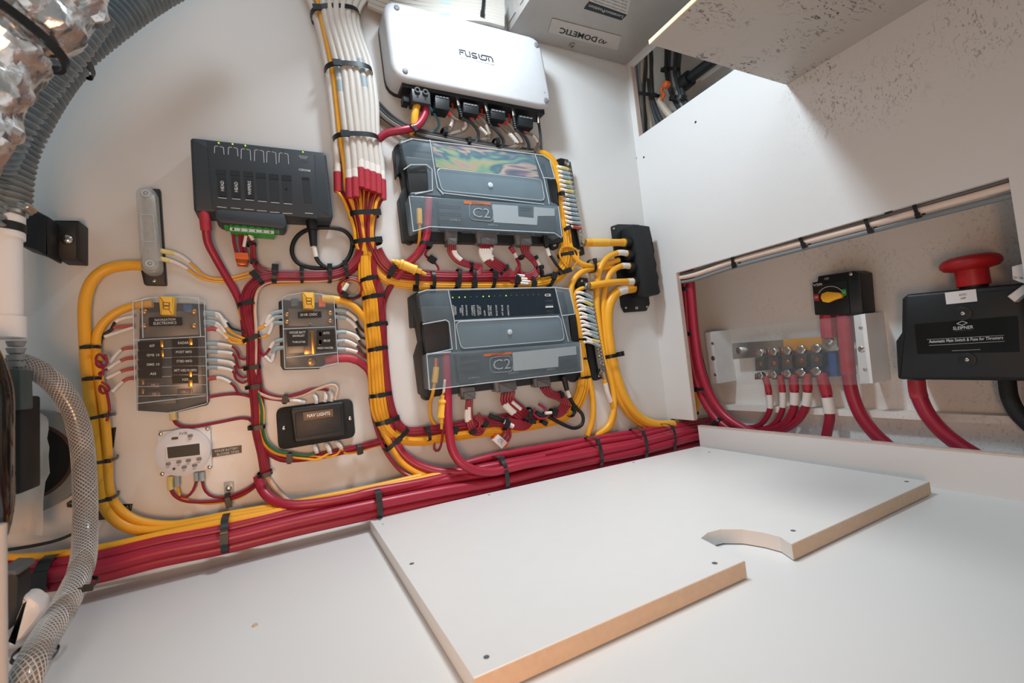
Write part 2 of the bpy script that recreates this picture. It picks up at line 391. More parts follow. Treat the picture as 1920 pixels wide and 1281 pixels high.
# overhanging soffit with a plywood edge
struct(boxw(Geo(), (.607, -1.7, .5215), (.9878, -.45, .527)), 'ceiling', ROUGH)
struct(boxw(Geo(), (.603, -1.7, .5205), (.6065, -.45, .528)), 'trim_4', mat('plywood_trim', 'cbbd9c', .7, var=.15))

# small holes and chips in the panels
t = None
for i, (pl, x, y, r, d) in enumerate([(RF, 1304, 229, 2.2, 'right wall just below the upper cut-out'), (RF, 1193, 297, 1.6, 'right wall near the corner, left of its pair'), (RF, 1207, 295, 1.9, 'right wall near the corner, right of its pair')]):
    tag(Geo().disc(pl, x, y, -.001, .0004, r, 10).obj('screw_hole', DARK), f'tiny dark screw hole in the white {d}', 'hole')

# ------------------------------------------------------------------ loose board on the floor
P0 = FL(0)
g = Geo().prism(P0, [(693, 974), (1310, 837), (1742, 903), (1484, 1020), (1462, 1006), (1430, 998), (1390, 992), (1352, 992), (1328, 998), (1314, 1009), (1396, 1051), (888, 1272)], -.2885, -.268, bev=.0006)
board = tag(g.obj('access_board', BOARD, smooth=20), 'loose white painted access board with a round notch, lying on the floor', 'board')
q = [P0.at(x, y, -.268) for x, y in ((1742, 903), (1484, 1020), (1396, 1051), (888, 1272), (693, 974))]
def edge(a, b, nm='sawn_edge'):
    d = (b-a).normalized(); n = V((d.y, -d.x, 0)); 
    if n.y > 0 and abs(n.y) > abs(n.x): n = -n
    if abs(n.x) >= abs(n.y) and n.x > 0: n = -n
    g = Geo(); g.loft([[a+n*o+V((0, 0, z)) for o, z in ((.0, -.001), (.0006, -.001), (.0006, -.0198), (.0, -.0198))], [b+n*o+V((0, 0, z)) for o, z in ((.0, -.001), (.0006, -.001), (.0006, -.0198), (.0, -.0198))]])
    g.obj(nm, EDGE, board)
edge(q[0], q[1]); edge(q[2], q[3])
for x, y, r in ((712, 975, 3), (718, 983, 2), (917, 928, 3), (1188, 867, 3), (772, 1057, 6), (912, 1232, 8), (1340, 1056, 7), (1487, 995, 6), (1700, 903, 5), (1330, 848, 3)):
    Geo().disc(P0, x, y, -.2683, -.26775, r*.75, 12, bev=0).obj('screw_hole', DGRY, board)
tag(Geo().disc(P0, 478, 1172, -.29, -.2888, 5, 9, dome=.001).obj('crumb', mat('crumb', 'b9a58c', .8)), 'small tan crumb on the white floor left of the board', 'crumb')

# ------------------------------------------------------------------ air conditioner box overhead
A = CE(.855)
ac = thing('air_conditioner', 'pale grey metal air conditioner box overhead with an upside-down label', 'air conditioner', V((.79, -.3, .855)))
boxw(Geo(), (.589, -.95, .856), (.986, -.003, 1.12)).obj('housing', mat('grey_painted_metal', 'a9a49f', .4, .3, bump=.06, bscale=60), ac)
g = Geo()
for k in range(14): boxw(g, (.586, -.90+.065*k, .875), (.589, -.86+.065*k, 1.09))
g.obj('grille_bars', MATS['grey_painted_metal'], ac)
Geo().prism(A, [(1035, 34), (1165, 68), (1158, 94), (1028, 60)], .0, .0006, r=.004, bev=0, hp=0).obj('brand_label', mat('label_film', 'b6afa8', .35), ac)
text('DOMETIC', A, (1121, 69.5), (1051, 51), (1117, 79.5), .0007, DPRINT, ac, .03)
g = Geo()
for a, b in (((1129, 73.5), (1123, 76.5)), ((1123, 76.5), (1124, 80.5)), ((1127, 81), (1132, 75.5)), ((1132, 75.5), (1131, 82)), ((1131, 82), (1138, 79))):
    p, q_ = A.at(*a, .0012), A.at(*b, .0012); g.cyl(p, q_, .0012, 6)
g.obj('emblem', DPRINT, ac)
Geo().prism(A, [(1105, 3), (1175, 28), (1165, 38), (1095, 16)], 0, .0006, bev=0, hp=0).obj('data_plate', DPRINT, ac)
Geo().prism(A, [(1112, -30), (1184, -8), (1176, 27), (1106, 2)], 0, .0005, bev=0, hp=0).obj('data_plate', mat('label_film2', 'b9b5b0', .4), ac)
text('Location/Position', A, (1169, 29.5), (1105, 8), (1166, 34.5), .0009, PRINT, ac)
for k in range(4): text('Serial number and rating data', A, (1174+k, 20.5-k*6), (1112+k, -1-k*6), (1173+k, 23.5-k*6), .0009, DPRINT, ac)
Geo().annulus(A, 1073, 87, 0, .004, 5.5, 3, 16).obj('drain_fitting', MET, ac)

# ------------------------------------------------------------------ white amplifier
def dev(name, label, cat, px, py, pl=M, group=None, h=0): return thing(name, label, cat, pl.at(px, py, h), group)
amp = dev('amplifier', 'white rounded audio amplifier with black connector bay along its lower edge', 'amplifier', 880, 130)
AF = [(717, -6), (1013, 71), (1038, 204), (736, 144)]
AH = .072
Geo().prism(M, AF, .012, AH, r=.034, bev=.010, seg=4).obj('housing', mat('amp_white', 'c0c1c4', .4), amp)
Geo().prism(M, AF, .0, .011, r=.034, bev=0, hp=AH).obj('back_plate', BLK2, amp)
# recessed connector bay: dark front strip set into the lower side
a, b = M.two(M.at(757, 148, AH)), M.two(M.at(1026, 202, AH))
def lw(f, dz, h): return V((a[0]+(b[0]-a[0])*f, -h, a[1]+(b[1]-a[1])*f+dz))
g = Geo(); g.loft([[lw(f, .004, .016), lw(f, .004, .058), lw(f, -.0085, .058), lw(f, -.0085, .016)] for f in (.0, 1.0)]); g.obj('connector_bay', BLK2, amp)
for x, y in ((744, 14), (760, 133), (1006, 84), (1024, 188)): Geo().disc(M, x, y, AH-.001, AH+.001, 5.2, 16, dome=.0015).obj('screw_cap', GRY, amp)
for st in ([(355, 400), (560, 445), (575, 560), (612, 612), (735, 640), (695, 465)], [(505, 502), (375, 470), (400, 572)], [(935, 540), (800, 508), (775, 540), (800, 585), (920, 625), (950, 658), (930, 688), (790, 652)],
           [(998, 540), (1030, 680), (1080, 718), (1230, 755), (1262, 725), (1245, 655)], [(1108, 662), (1088, 610), (1120, 580), (1400, 645), (1445, 690), (1475, 815)], [(1322, 672), (1345, 788)]):
    Geo().tube([M.at(840+x/17.45, 70+y/17.45, AH+.0003) for x, y in st], .0017, 6, flat=.3).obj('lettering', DPRINT, amp)
text('1000 WATT 6-CHANNEL AMPLIFIER', M, (861, 108), (927, 123), (861, 106.3), AH, DPRINT, amp)
g = Geo()
for i in range(3): p = M.at(1021, 173, AH+.0003)+V((.003*math.sin(i*2.094), 0, .003*math.cos(i*2.094))); q_ = M.at(1021, 173, AH+.0003)+V((.003*math.sin(i*2.094+2.094), 0, .003*math.cos(i*2.094+2.094))); g.cyl(p, q_, .0003, 5)
g.obj('warning_mark', LGRY, amp)
# power block
Geo().prism(M, [(772, 166), (806, 173), (808, 196), (774, 189)], .028, .062, bev=.001).obj('power_terminal_block', mat('dark_terminal', '343638', .5), amp)
for x, y in ((783, 168), (798, 172)):
    Geo().annulus(M, x, y, .062, .066, 5.5, 3, 16).obj('terminal_collar', MATS['dark_terminal'], amp)
    Geo().disc(M, x, y+13, .0615, .0626, 1.6, 8).obj('vent_hole', DARK, amp)
Geo().prism(M, [(756, 178), (768, 181), (768, 192), (757, 189)], .02, .045).obj('fuse_holder', BLK2, amp)
PLUG = [(816, 177, 843, 207), (869, 191, 898, 215), (921, 203, 948, 226), (973, 215, 1000, 240)]
for i, (x0, y0, x1, y1) in enumerate(PLUG):
    s = (x1-x0)*.18
    Geo().prism(M, [(x0, y0), (x1, y0+s), (x1, y1), (x0, y1-s)], .022, .055, bev=.0015).obj('speaker_plug', BLK2, amp)
    g = Geo()
    for k in range(4): g.prism(M, [(x0+2+k*6.2, y0+2+k*1.1), (x0+6.5+k*6.2, y0+2.8+k*1.1), (x0+6.5+k*6.2, y0+5+k*1.1), (x0+2+k*6.2, y0+4.2+k*1.1)], .0555, .0562, bev=0)
    g.obj('latch_marks', GRY, amp)
# rca plugs: silver barrels and black boots
for i, (x, y, x2, y2, x3, y3) in enumerate([(856, 184, 860, 200, 866, 221), (909, 196, 913, 211, 918, 234), (960, 204, 963, 219, 967, 243), (1008, 210, 1010, 232, 1011, 236)]):
    p1, p2, p3 = M.at(x, y, .045), M.at(x2, y2, .045), M.at(x3, y3, .04)
    o = thing('audio_plug', f'{ORD[i]} silver-barrelled audio plug from the left under the white amplifier', 'plug', p1, None)
    Geo().cyl(p1, p2, .0062 if i < 3 else .0045, 16).obj('barrel', MET, o)
    if i < 3:
        S = spline([p2, (p2+p3)/2, p3], .0022); Geo().tube(S, .005, 12, rs=[.0048-.0016*k/len(S)+(.0009 if k % 2 else 0) for k in range(len(S))]).obj('strain_relief', RUB, o)
    else: Geo().cyl(p2, p3, .0035, 12).obj('strain_relief', RUB, o)

# ------------------------------------------------------------------ slate switching module, upper left
tz = dev('switching_module', 'dark slate switching module with six printed slots and a green terminal strip', 'module', 490, 345)
TH = .05
Geo().prism(M, [(356, 257), (606, 285), (612, 290), (624.5, 405), (622, 410), (363, 396)], 0, TH, r=.006, bev=.005, seg=3).obj('housing', SLATE, tz)
Geo().prism(M, [(388, 262), (590, 286), (597, 410), (398, 391)], TH-.001, TH+.0014, r=.004, bev=.001).obj('front_panel', SLATE, tz)
Geo().prism(M, [(402, 391), (534, 401), (538, 420), (534, 429), (412, 417), (403, 409)], .012, TH+.006, r=.008, bev=.003).obj('terminal_hood', SLATE, tz)
SX = [(405, 317, 429, 384), (431, 319, 454, 386), (456, 321, 478, 388), (480, 323.5, 499, 389), (504, 326, 523, 391), (528, 328, 547, 393)]
for i, (x0, y0, x1, y1) in enumerate(SX):
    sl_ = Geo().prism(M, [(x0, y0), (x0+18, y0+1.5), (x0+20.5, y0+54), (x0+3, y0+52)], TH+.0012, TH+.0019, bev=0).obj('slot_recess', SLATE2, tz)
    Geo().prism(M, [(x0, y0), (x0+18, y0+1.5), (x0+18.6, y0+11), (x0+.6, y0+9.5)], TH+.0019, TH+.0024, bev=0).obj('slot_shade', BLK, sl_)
    g = Geo(); g.prism(M, [(x0+4, y0+53), (x0+20, y0+54.3), (x0+20, y0+55.4), (x0+4, y0+54.1)], TH+.0019, TH+.0024, bev=0)
    g.prism(M, [(x0+2, y0+70+i*.3), (x0+20, y0+72), (x0+20, y0+73), (x0+2, y0+71+i*.3)], TH+.0014, TH+.0024, bev=0); g.obj('printed_line', PRINT, tz)
    bx = [402, 428, 452, 477, 500, 523][i]; by = [274, 276, 279, 281, 284, 287][i]; hh = [16, 17, 22, 24, 24, 21][i]
    g = Geo()
    for L_ in ([(bx, by+hh-3), (bx+.4, by+1), (bx+3, by)], [(bx+3, by), (bx+7, by+.7)], [(bx+10, by+1), (bx+14, by+1.6), (bx+17, by+3)], [(bx+17, by+3), (bx+18, by+hh)]):
        for p, q_ in zip(L_, L_[1:]): g.cyl(M.at(*p, TH+.0016), M.at(*q_, TH+.0016), .0006, 5)
    g.obj('printed_bracket', PRINT, tz)
    Geo().disc(M, bx+8, by-6, TH+.001, TH+.0018, 1.5, 8).obj('indicator', LIME if i < 3 else DGRY, tz)
for (x0, y0, x1, y1), t_ in zip(SX[:3], ('HEAD', 'HEAD', 'WIPERS')):
    o = Geo().prism(M, [(x0+4, y0+13), (x0+18, y0+14), (x0+20, y0+52.5), (x0+6.5, y0+51)], TH+.0019, TH+.003, bev=0).obj('label_strip', BLK, tz)
    c_ = y0+32; hl = 9.5 if t_ == 'HEAD' else 13
    text(t_, M, (x0+15.4, c_+hl), (x0+14.6, c_-hl), (x0+9.0, c_+hl-.6), TH+.0032, PRINT, o, .015)
sl_ = Geo().prism(M, [(566, 332), (580, 333), (585, 381), (571, 380)], TH+.0012, TH+.0019, bev=0).obj('slot_recess', SLATE2, tz)
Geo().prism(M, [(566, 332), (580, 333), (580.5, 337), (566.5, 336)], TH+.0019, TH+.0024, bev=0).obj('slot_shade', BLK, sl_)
Geo().prism(M, [(572, 399), (587, 400), (587, 401), (572, 400)], TH+.0014, TH+.0024, bev=0).obj('printed_line', PRINT, tz)
Geo().disc(M, 537, 354, TH+.001, TH+.0024, 2.2, 8).obj('pin_hole', DARK, tz)
Geo().disc(M, 568, 285, TH+.001, TH+.0018, 1.5, 8).obj('indicator', LIME, tz)
text('CZONE', M, (560, 320), (582, 322.5), (560.3, 316), TH+.0016, PRINT, tz, .03)
text('NETWORK\nSTATUS', M, (560, 297), (577, 299), (560.3, 291.5), TH+.0016, PRINT, tz)
text('ON - ONLINE\nOFF - FAULT', M, (561, 303.5), (578, 305.5), (561.2, 299.5), TH+.0016, DGRY, tz)
ts = Geo().prism(M, [(429, 407), (515, 414), (514, 441), (431, 434)], .02, .05, bev=.001, hp=.05).obj('terminal_strip', GRN, tz)
Geo().prism(M, [(419, 413), (429, 414), (430, 427), (420, 426)], .02, .044).obj('terminal_flange', GRN, tz)
Geo().prism(M, [(515, 418), (524, 419), (524, 432), (515, 431)], .02, .044).obj('terminal_flange', GRN, tz)
Geo().prism(M, [(431, 426.5), (514, 433), (514, 438.5), (431, 432)], .0495, .0506, bev=0).obj('number_strip', PRINT, ts)
for i in range(6):
    x = 437.5+i*13.8; y = 431+i*1.08
    text(str(i+1), M, (x-1.8, y+.6), (x+1.8, y+.9), (x-1.8, y-3.4), .0508, DPRINT, ts, .02)
    Geo().disc(M, x, y-9, .0495, .0503, 3, 10).obj('terminal_screw', mat('dark_green', '1d6a26', .5), ts)
    if i: Geo().prism(M, [(x-7.2, y+2), (x-6.4, y+2), (x-6.4, y+8), (x-7.2, y+8)], .0495, .0507, bev=0).obj('terminal_divider', MATS['dark_green'], ts)
# ------------------------------------------------------------------ the two clear-covered output modules
def module(label, cov, base, ear, panel, mid, rain, conns, C, print_):
    """cov: cover outline; base: outline of black base; pixel lists"""
    o = dev('output_module', label, 'module', *C)
    Geo().prism(M, base, 0, .022, r=.004, bev=.002).obj('base', BLK2, o)
    for x, y in ear:
        e = Geo().disc(M, x, y, .0, .012, 9, 18).obj('mounting_ear', BLK2, o); Geo().disc(M, x, y, .012, .0135, 3.6, 12, dome=.001).obj('screw', MET, e)
    UH, LH = .050, .062
    Geo().prism(M, cov['core'], .02, UH-.006, r=.004, bev=.002, hp=UH-.004).obj('body', mat('module_black', '16191d', .5, var=.1), o)
    cv = Geo().prism(M, cov['up'], .022, UH, r=.006, bev=.003, hp=UH).obj('cover', CLEAR, o)
    Geo().prism(M, cov['low'], .024, LH, r=.004, bev=.003, hp=LH).obj('cover_skirt', CLEAR, cv)
    for pts in cov['edges']:
        g = Geo(); h = pts[0]; S = spline([M.at(x, y, h) for x, y in pts[1:]], .02) if len(pts) > 2 else 0
        P = [M.at(x, y, h) for x, y in pts[1:]]
        for p, q_ in zip(P, P[1:]): g.cyl(p, q_, .0011, 6)
        g.obj('cover_edge', CLEARE, cv)
    Geo().prism(M, panel, UH-.001, UH+.0006, r=.001, bev=0).obj('display_window', RAIN if rain else mat('navy_panel', '1b2833', .18, var=.15), cv)
    Geo().prism(M, mid, UH-.0005, UH+.0022, r=.012, bev=.001).obj('lid_window', CLEAR, cv)
    g = Geo(); P = [M.three(p, UH+.0023) for p in rounded([M.two(M.at(x, y, UH)) for x, y in mid], .012)]
    for p, q_ in zip(P, P[1:]+P[:1]): g.cyl(p, q_, .0008, 5)
    g.obj('lid_rim', CLEARE, cv)
    mx = sum(p[0] for p in mid)/4; my = sum(p[1] for p in mid)/4
    Geo().disc(M, mx, my, UH+.002, UH+.003, 5, 16).obj('moulding_mark', CLEARE, cv)
    return o, cv, UH, LH
up = {'core': [(760, 292), (1025, 322), (1050, 436), (827, 428), (822, 374), (770, 368)],
      'up': [(752, 266), (772, 259), (1018, 290), (1031, 299), (1041, 335), (1026, 333), (1033, 378), (1046, 383), (1048, 392), (768, 365), (770, 361), (804, 357), (800, 308), (770, 316), (758, 300)],
      'low': [(767, 366), (1047, 386), (1054, 444), (1040, 436), (806, 424), (775, 434)],
      'edges': [(.0515, (806, 262), (820, 352), (831, 365)), (.0515, (757, 318), (770, 309), (800, 309), (810, 318), (811, 357), (778, 364)), (.0515, (1003, 290), (1020, 335), (1030, 383)), (.0515, (1018, 333), (1041, 335)),
                (.0635, (774, 434), (806, 425), (1040, 437), (1053, 446)), (.0635, (767, 368), (775, 434)), (.0515, (820, 352), (831, 362), (1020, 383)), (.0515, (752, 268), (772, 260), (1018, 291), (1031, 300), (1040, 334)), (.0635, (1047, 387), (1054, 444))]}
um, uc, UH, LH = module('upper output module under a clear cover with rainbow stress colours', up,
    [(739, 276), (752, 262), (1030, 296), (1056, 380), (1060, 452), (1040, 458), (775, 452), (757, 452), (748, 372), (757, 352), (751, 320), (744, 334)], [(769, 449), (1040, 459)],
    [(809, 266), (1001, 291), (1011, 334), (818, 314)], [(817, 316), (1014, 337), (1021, 377), (828, 358)], True, None, (900, 360), None)
lo = {'core': [(790, 575), (1055, 566), (1088, 690), (862, 718), (856, 664), (800, 668)],
      'up': [(784, 549), (800, 544), (1040, 538), (1068, 541), (1078, 589), (1066, 592), (1072, 640), (1089, 641), (1090, 650), (801, 668), (801, 663), (845, 656), (842, 603), (835, 602), (797, 607), (792, 600)],
      'low': [(800, 664), (1088, 642), (1093, 696), (805, 731)],
      'edges': [(.0515, (840, 544), (852, 602), (856, 656)), (.0515, (792, 608), (836, 600), (842, 604), (848, 655), (800, 665)), (.0515, (1041, 540), (1053, 590), (1066, 641)), (.0515, (1053, 592), (1078, 589)),
                (.0635, (805, 731), (1092, 697)), (.0635, (800, 664), (805, 731)), (.0515, (852, 602), (1048, 593)), (.0515, (784, 549), (800, 544), (1040, 539), (1068, 542), (1078, 589)), (.0635, (1088, 643), (1093, 696)), (.0635, (800, 664), (846, 660))]}
lm, lc, UH, LH = module('lower output module under a clear cover with a dark blue label panel', lo,
    [(768, 556), (784, 547), (1070, 546), (1092, 640), (1094, 706), (1076, 712), (800, 746), (788, 738), (779, 666), (787, 640), (782, 612), (772, 615)], [(800, 742), (1076, 708)],
    [(844, 546), (1040, 541), (1050, 588), (852, 599)], [(853, 604), (1050, 594), (1058, 638), (864, 654)], False, None, (930, 640), None)
# printing seen through / on the covers
IND = [849, 861, 872, 883, 894, 906, 917, 927, 938, 949, 959, 969, 980, 990, 1000, 1010]
for i, x in enumerate(IND): Geo().disc(M, x, 558-(x-849)*.035, UH+.0005, UH+.0012, 1.2, 8).obj('indicator', LIME if i in (0, 1, 2, 5, 6, 9) else DGRY, lc)
for x, t_ in zip((851, 864, 874, 886, 897, 908, 917, 930, 941, 952), ('SEARCHLIGHT\nFORWARD', 'HORN\nCOMPRESSOR', 'WATER PUMP', 'CABIN\nLIGHTS', 'COCKPIT LIGHT\nDECK LIGHT', 'PUMP', 'BAIT PUMP\nLIVE WELL', 'BILGE PUMP', 'AFT BILGE', 'AERATOR')):
    two = '\n' in t_; h_ = 20 if len(t_) > 6 else 10
    text(t_, M, (x+(5.5 if two else 3), 592), (x+(4 if two else 1.7), 592-h_), (x-(1.5 if two else 0), 592), UH+.0009, PRINT, lc)
text('C2', M, (1021, 556), (1033, 555.6), (1021, 551), UH+.0009, PRINT, lc, .04)
for k, (y, n_) in enumerate(((563, 'STATUS'), (570, 'ONLINE'), (582, 'FAULT'), (587, 'CONFIG'))): text(n_, M, (1023+k, y+3), (1036+k, y+2.6), (1023+k, y), UH+.0009, DGRY, lc)
Geo().prism(M, [(1023, 574), (1037, 573.5), (1037.5, 576.5), (1023, 577)], UH, UH+.0012, bev=0).obj('status_plate', PRINT, lc)
def skirt(o, ORq, LBq, C2, px, ds):
    Geo().prism(M, ORq, LH-.001, LH+.0005, bev=0).obj('warning_strip', mat('orange_label', 'b5623a', .5), o)
    text('WARNING', M, (ORq[3][0]+14, ORq[3][1]-.8), (ORq[2][0]-14, ORq[2][1]-1.0), (ORq[3][0]+14, ORq[3][1]-4), LH+.0007, DPRINT, o)
    for q_ in LBq: Geo().prism(M, q_, LH-.001, LH+.0005, bev=0).obj('white_sticker', LABW, o)
    g = Geo()
    P = [M.three(p, LH+.0006) for p in rounded([M.two(M.at(x, y, LH)) for x, y in C2], .012)]
    for p, q_ in zip(P, P[1:]): g.cyl(p, q_, .0006, 5)
    g.obj('logo_outline', LABW, o)
    text('C2', M, px[0], px[1], px[2], LH+.0006, LABW, o, -.005)
    for (x, y, x2, y2) in ds: text('Installer: fit fuses and torque to rating\nbefore closing the cover, see manual', M, (x, y), (x2, y2), (x, y-9), LH+.0006, DGRY, o)
skirt(um, [(870, 376), (920, 380), (920, 385), (870, 382)], [[(923, 383), (971, 386), (972, 406), (1001, 409), (1001, 388), (1040, 391), (1040, 405), (1008, 405), (1007, 422), (926, 417)]],
      [(922, 383), (880, 381), (880, 412), (925, 416)], [(887, 407), (919, 409), (886, 389)], [(823, 390, 865, 393), (824, 404, 866, 407), (826, 418, 866, 421), (975, 395, 996, 397)])
skirt(lm, [(907, 664), (959, 660), (960, 664), (907, 669)], [[(961, 661), (1080, 649), (1081, 665), (1047, 669), (1047, 688), (963, 696)]],
      [(958, 667), (918, 671), (919, 699), (962, 697)], [(925, 694), (958, 691), (924, 675)], [(862, 676, 900, 672), (863, 690, 901, 686), (865, 704, 902, 700), (1052, 682, 1078, 679)])
for (x, y, x2, y2, o) in ((844, 414, 862, 415, um), (915, 423, 932, 424, um), (878, 711, 898, 709, lm), (953, 702, 972, 700, lm), (1025, 695, 1040, 693, lm)): text('OUTPUTS 1-8', M, (x, y), (x2, y2), (x, y-3), LH+.0006, LABW, o)
# ribbed grip in the left notch, plug sockets
for o, xs, y0, y1 in ((um, (782, 789, 796), 312, 360), (lm, (800, 813, 826, 838), 612, 658)):
    for i, x in enumerate(xs): Geo().prism(M, [(x, y0), (x+3.5, y0), (x+7.5, y1), (x+4, y1)], .02, .034, bev=.001).obj('grip_rib', BLK3, o)
for o, pts in ((um, [(1023, 336), (1041, 338), (1048, 382), (1033, 381)]), (lm, [(1068, 594), (1080, 593), (1086, 638), (1073, 640)])): Geo().prism(M, pts, .02, .04, bev=.002).obj('side_clip', BLK2, o)
for o, L_ in ((um, [(824, 433), (863, 434), (889, 435), (934, 437), (961, 438), (1000, 440)]),):
    for x, y in L_: Geo().disc(M, x, y, .021, .024, 2.2, 10, dome=.001).obj('screw', MET, o)
def conn(owner, pts, pts2, h=.034):
    o = Geo().prism(M, pts, .01, h, bev=.001).obj('plug_socket', mat('socket_black', '1c1e20', .5), owner)
    return o
PL = {}
def plug(label, outer, inner, h=.036):
    o = thing('connector_plug', label, 'connector', M.at(*outer[0], .02))
    Geo().prism(M, outer, .008, h-.004, r=.001, bev=.001).obj('shell', GRY, o); Geo().prism(M, inner, .01, h, r=.001, bev=.0015).obj('rear_body', mat('mid_grey_plastic', '68686a', .5), o)
    return o
plug('small grey connector plug under the upper module, nearest its left end', [(835, 430), (858, 431), (858, 452), (836, 450)], [(839, 446), (857, 446), (857, 459), (840, 458)])
plug('widest grey connector plug under the middle of the upper module', [(893, 431), (932, 433), (933, 456), (896, 455)], [(902, 444), (930, 446), (930, 458), (903, 457)])
plug('grey connector plug under the right half of the upper module', [(966, 437), (995, 438), (998, 458), (969, 458)], [(976, 446), (995, 447), (996, 460), (977, 459)])
plug('small grey connector plug under the lower module, nearest its left end', [(864, 727), (890, 726), (892, 741), (866, 744)], [(869, 736), (891, 734), (892, 748), (871, 750)])
plug('widest grey connector plug under the middle of the lower module', [(927, 716), (966, 711), (970, 730), (930, 735)], [(936, 719), (966, 716), (967, 733), (938, 736)])
plug('grey connector plug under the right half of the lower module', [(1002, 710), (1030, 706), (1034, 722), (1004, 726)], [(1007, 712), (1032, 710), (1033, 724), (1009, 727)])
for o, pts in ((um, [(841, 424), (866, 426), (866, 436), (842, 434)]), (um, [(898, 428), (926, 430), (926, 438), (899, 436)]), (lm, [(864, 720), (892, 718), (892, 728), (864, 730)])): Geo().prism(M, pts, .01, .03, bev=.001).obj('plug_socket', BLK2, o)
# ------------------------------------------------------------------ fuse blocks
fb = dev('fuse_block', 'large clear-covered fuse block with yellow latch and navigation electronics label', 'fuse block', 315, 665)
FH = .036
Geo().prism(M, [(262, 566), (384, 570), (392, 752), (388, 760), (322, 776), (258, 772)], 0, .010, r=.004).obj('base', BLK2, fb)
Geo().prism(M, [(259, 640), (374, 634), (380, 740), (264, 745)], .009, .026, bev=.002, hp=.03).obj('fuse_bed', mat('fuse_black', '0f1112', .25), fb)
Geo().prism(M, [(262, 586), (370, 582), (374, 628), (266, 634)], .009, .02, bev=.002).obj('bus_plate', mat('smoked_plate', '5e554b', .35, var=.3, vscale=60), fb)
cv = Geo().prism(M, [(249, 566), (280, 558), (312, 556), (350, 557), (383, 566), (385, 600), (387, 640), (389, 752), (320, 775), (254, 772), (251, 640)], .008, FH, r=.004, bev=.003).obj('cover', clear('smoky_cover', 'c4c0ba', .15, .2), fb)
for P_ in ([(251, 638), (386, 631)], [(249, 566), (280, 558.5), (312, 556.5), (350, 557.5), (383, 566)], [(256, 757), (386, 742)], [(254, 771), (320, 775), (388, 757)], [(266, 562), (268, 634)], [(352, 558), (372, 559), (376, 632)], [(249, 567), (254, 771)], [(383, 567), (389, 756)]):
    g = Geo()
    for p, q_ in zip(P_, P_[1:]): g.cyl(M.at(*p, FH), M.at(*q_, FH), .0008, 6)
    g.obj('cover_edge', CLEARE, cv)
for i in range(6):
    y = 652+i*17.6; g = Geo(); g.cyl(M.at(256, y+3, FH), M.at(388, y-1, FH), .0004, 5); g.obj('cover_rib', CLEARE, cv)
lt = Geo().prism(M, [(297, 555), (327, 556), (325, 591), (300, 590)], .02, FH+.006, r=.002, bev=.0025).obj('latch', LYEL, fb)
Geo().prism(M, [(304, 566), (319, 567), (318, 581), (305, 580)], FH+.005, FH+.0065, r=.001, bev=0).obj('latch_recess', mat('dark_yellow', '8a6a2a', .5), lt)
for y in (568, 575): Geo().prism(M, [(307, y), (316, y+.4), (316, y+4), (307, y+3.6)], FH+.006, FH+.008).obj('latch_rib', LYEL, lt)
l_ = Geo().prism(M, [(278.5, 595.5), (341, 595), (342, 610), (279.5, 612)], FH, FH+.0008, r=.001, bev=0).obj('label_strip', LBLK, cv)
text('NAVAGATION', M, (290, 602.5), (329, 601), (290, 598), FH+.001, PRINT, l_, .01); text('ELECTRONICS', M, (288, 609.2), (331, 607.6), (288, 604.2), FH+.001, PRINT, l_, .01)
for i, (t_, a_, b_) in enumerate((('ADF', 280, 290), ('GMS 10', 275, 299), ('GMS 10', 275, 299), ('AIS', 281, 293))):
    y = 651+i*17.5; l_ = Geo().prism(M, [(258, y-10), (303, y-11), (304, y+5), (259, y+6)], FH-.002, FH+.0006, bev=0).obj('label_strip', LBLK, cv)
    text(t_, M, (a_, y), (b_, y-.5), (a_, y-4.6), FH+.0008, PRINT, l_, .01)
for i, (t_, a_, b_) in enumerate((('RADAR', 334, 354), ('PORT MFD', 330, 360), ('STBD MFD', 331, 360.5), ('AFT HELM MFD', 326, 369), ('N2K', 342, 354))):
    y = 645.5+i*17.2; l_ = Geo().prism(M, [(322, y-9.5), (371, y-10.5), (372, y+4.5), (323, y+5.5)], FH-.002, FH+.0006, bev=0).obj('label_strip', LBLK, cv)
    text(t_, M, (a_, y), (b_, y-.6), (a_, y-4.6), FH+.0008, PRINT, l_, .01)
for x in (266, 283, 340, 357):
    for k in range(6):
        if x in (283, 340) or k < 6:
            y = 646+k*17.4
            if x in (266, 357): Geo().prism(M, [(x, y-4), (x+3.2, y-4.2), (x+3.2, y+6), (x, y+6)], .026, .029).obj('fuse_clip', BRASS, fb)
for x, y, w_ in ((300, 644, 6), (302, 662, 5), (354, 640, 7), (354, 700, 6), (353, 718, 8)): Geo().prism(M, [(x, y-6), (x+w_, y-6), (x+w_, y+7), (x, y+7)], FH, FH+.0012).obj('brass_contact', BRASS, cv)
for x, y in ((287, 722), (289, 739), (344, 735)):
    f_ = Geo().prism(M, [(x-12, y-5), (x+12, y-5.8), (x+12, y+5), (x-12, y+5.8)], .026, .032, bev=.001).obj('blade_fuse', mat('maroon_fuse', '4a1a1c', .35), fb)
    text('10', M, (x-3, y+2), (x+3, y+1.8), (x-3, y-2), .0324, PRINT, f_)
# stud area at top and the lower bus
Geo().prism(M, [(343, 570), (360, 571), (360, 586), (343, 585)], .01, .024).obj('blue_fuse_body', BLU, fb)
Geo().prism(M, [(275, 748), (330, 744), (331, 757), (276, 760)], .009, .022).obj('ground_bar', mat('green_black', '2a3028', .4), fb)
for x, y in ((270, 585), (270, 611), (363, 585), (363, 611)): Geo().disc(M, x, y, .01, .022, 6, 12, dome=.003).obj('terminal_screw', BRASS, fb)

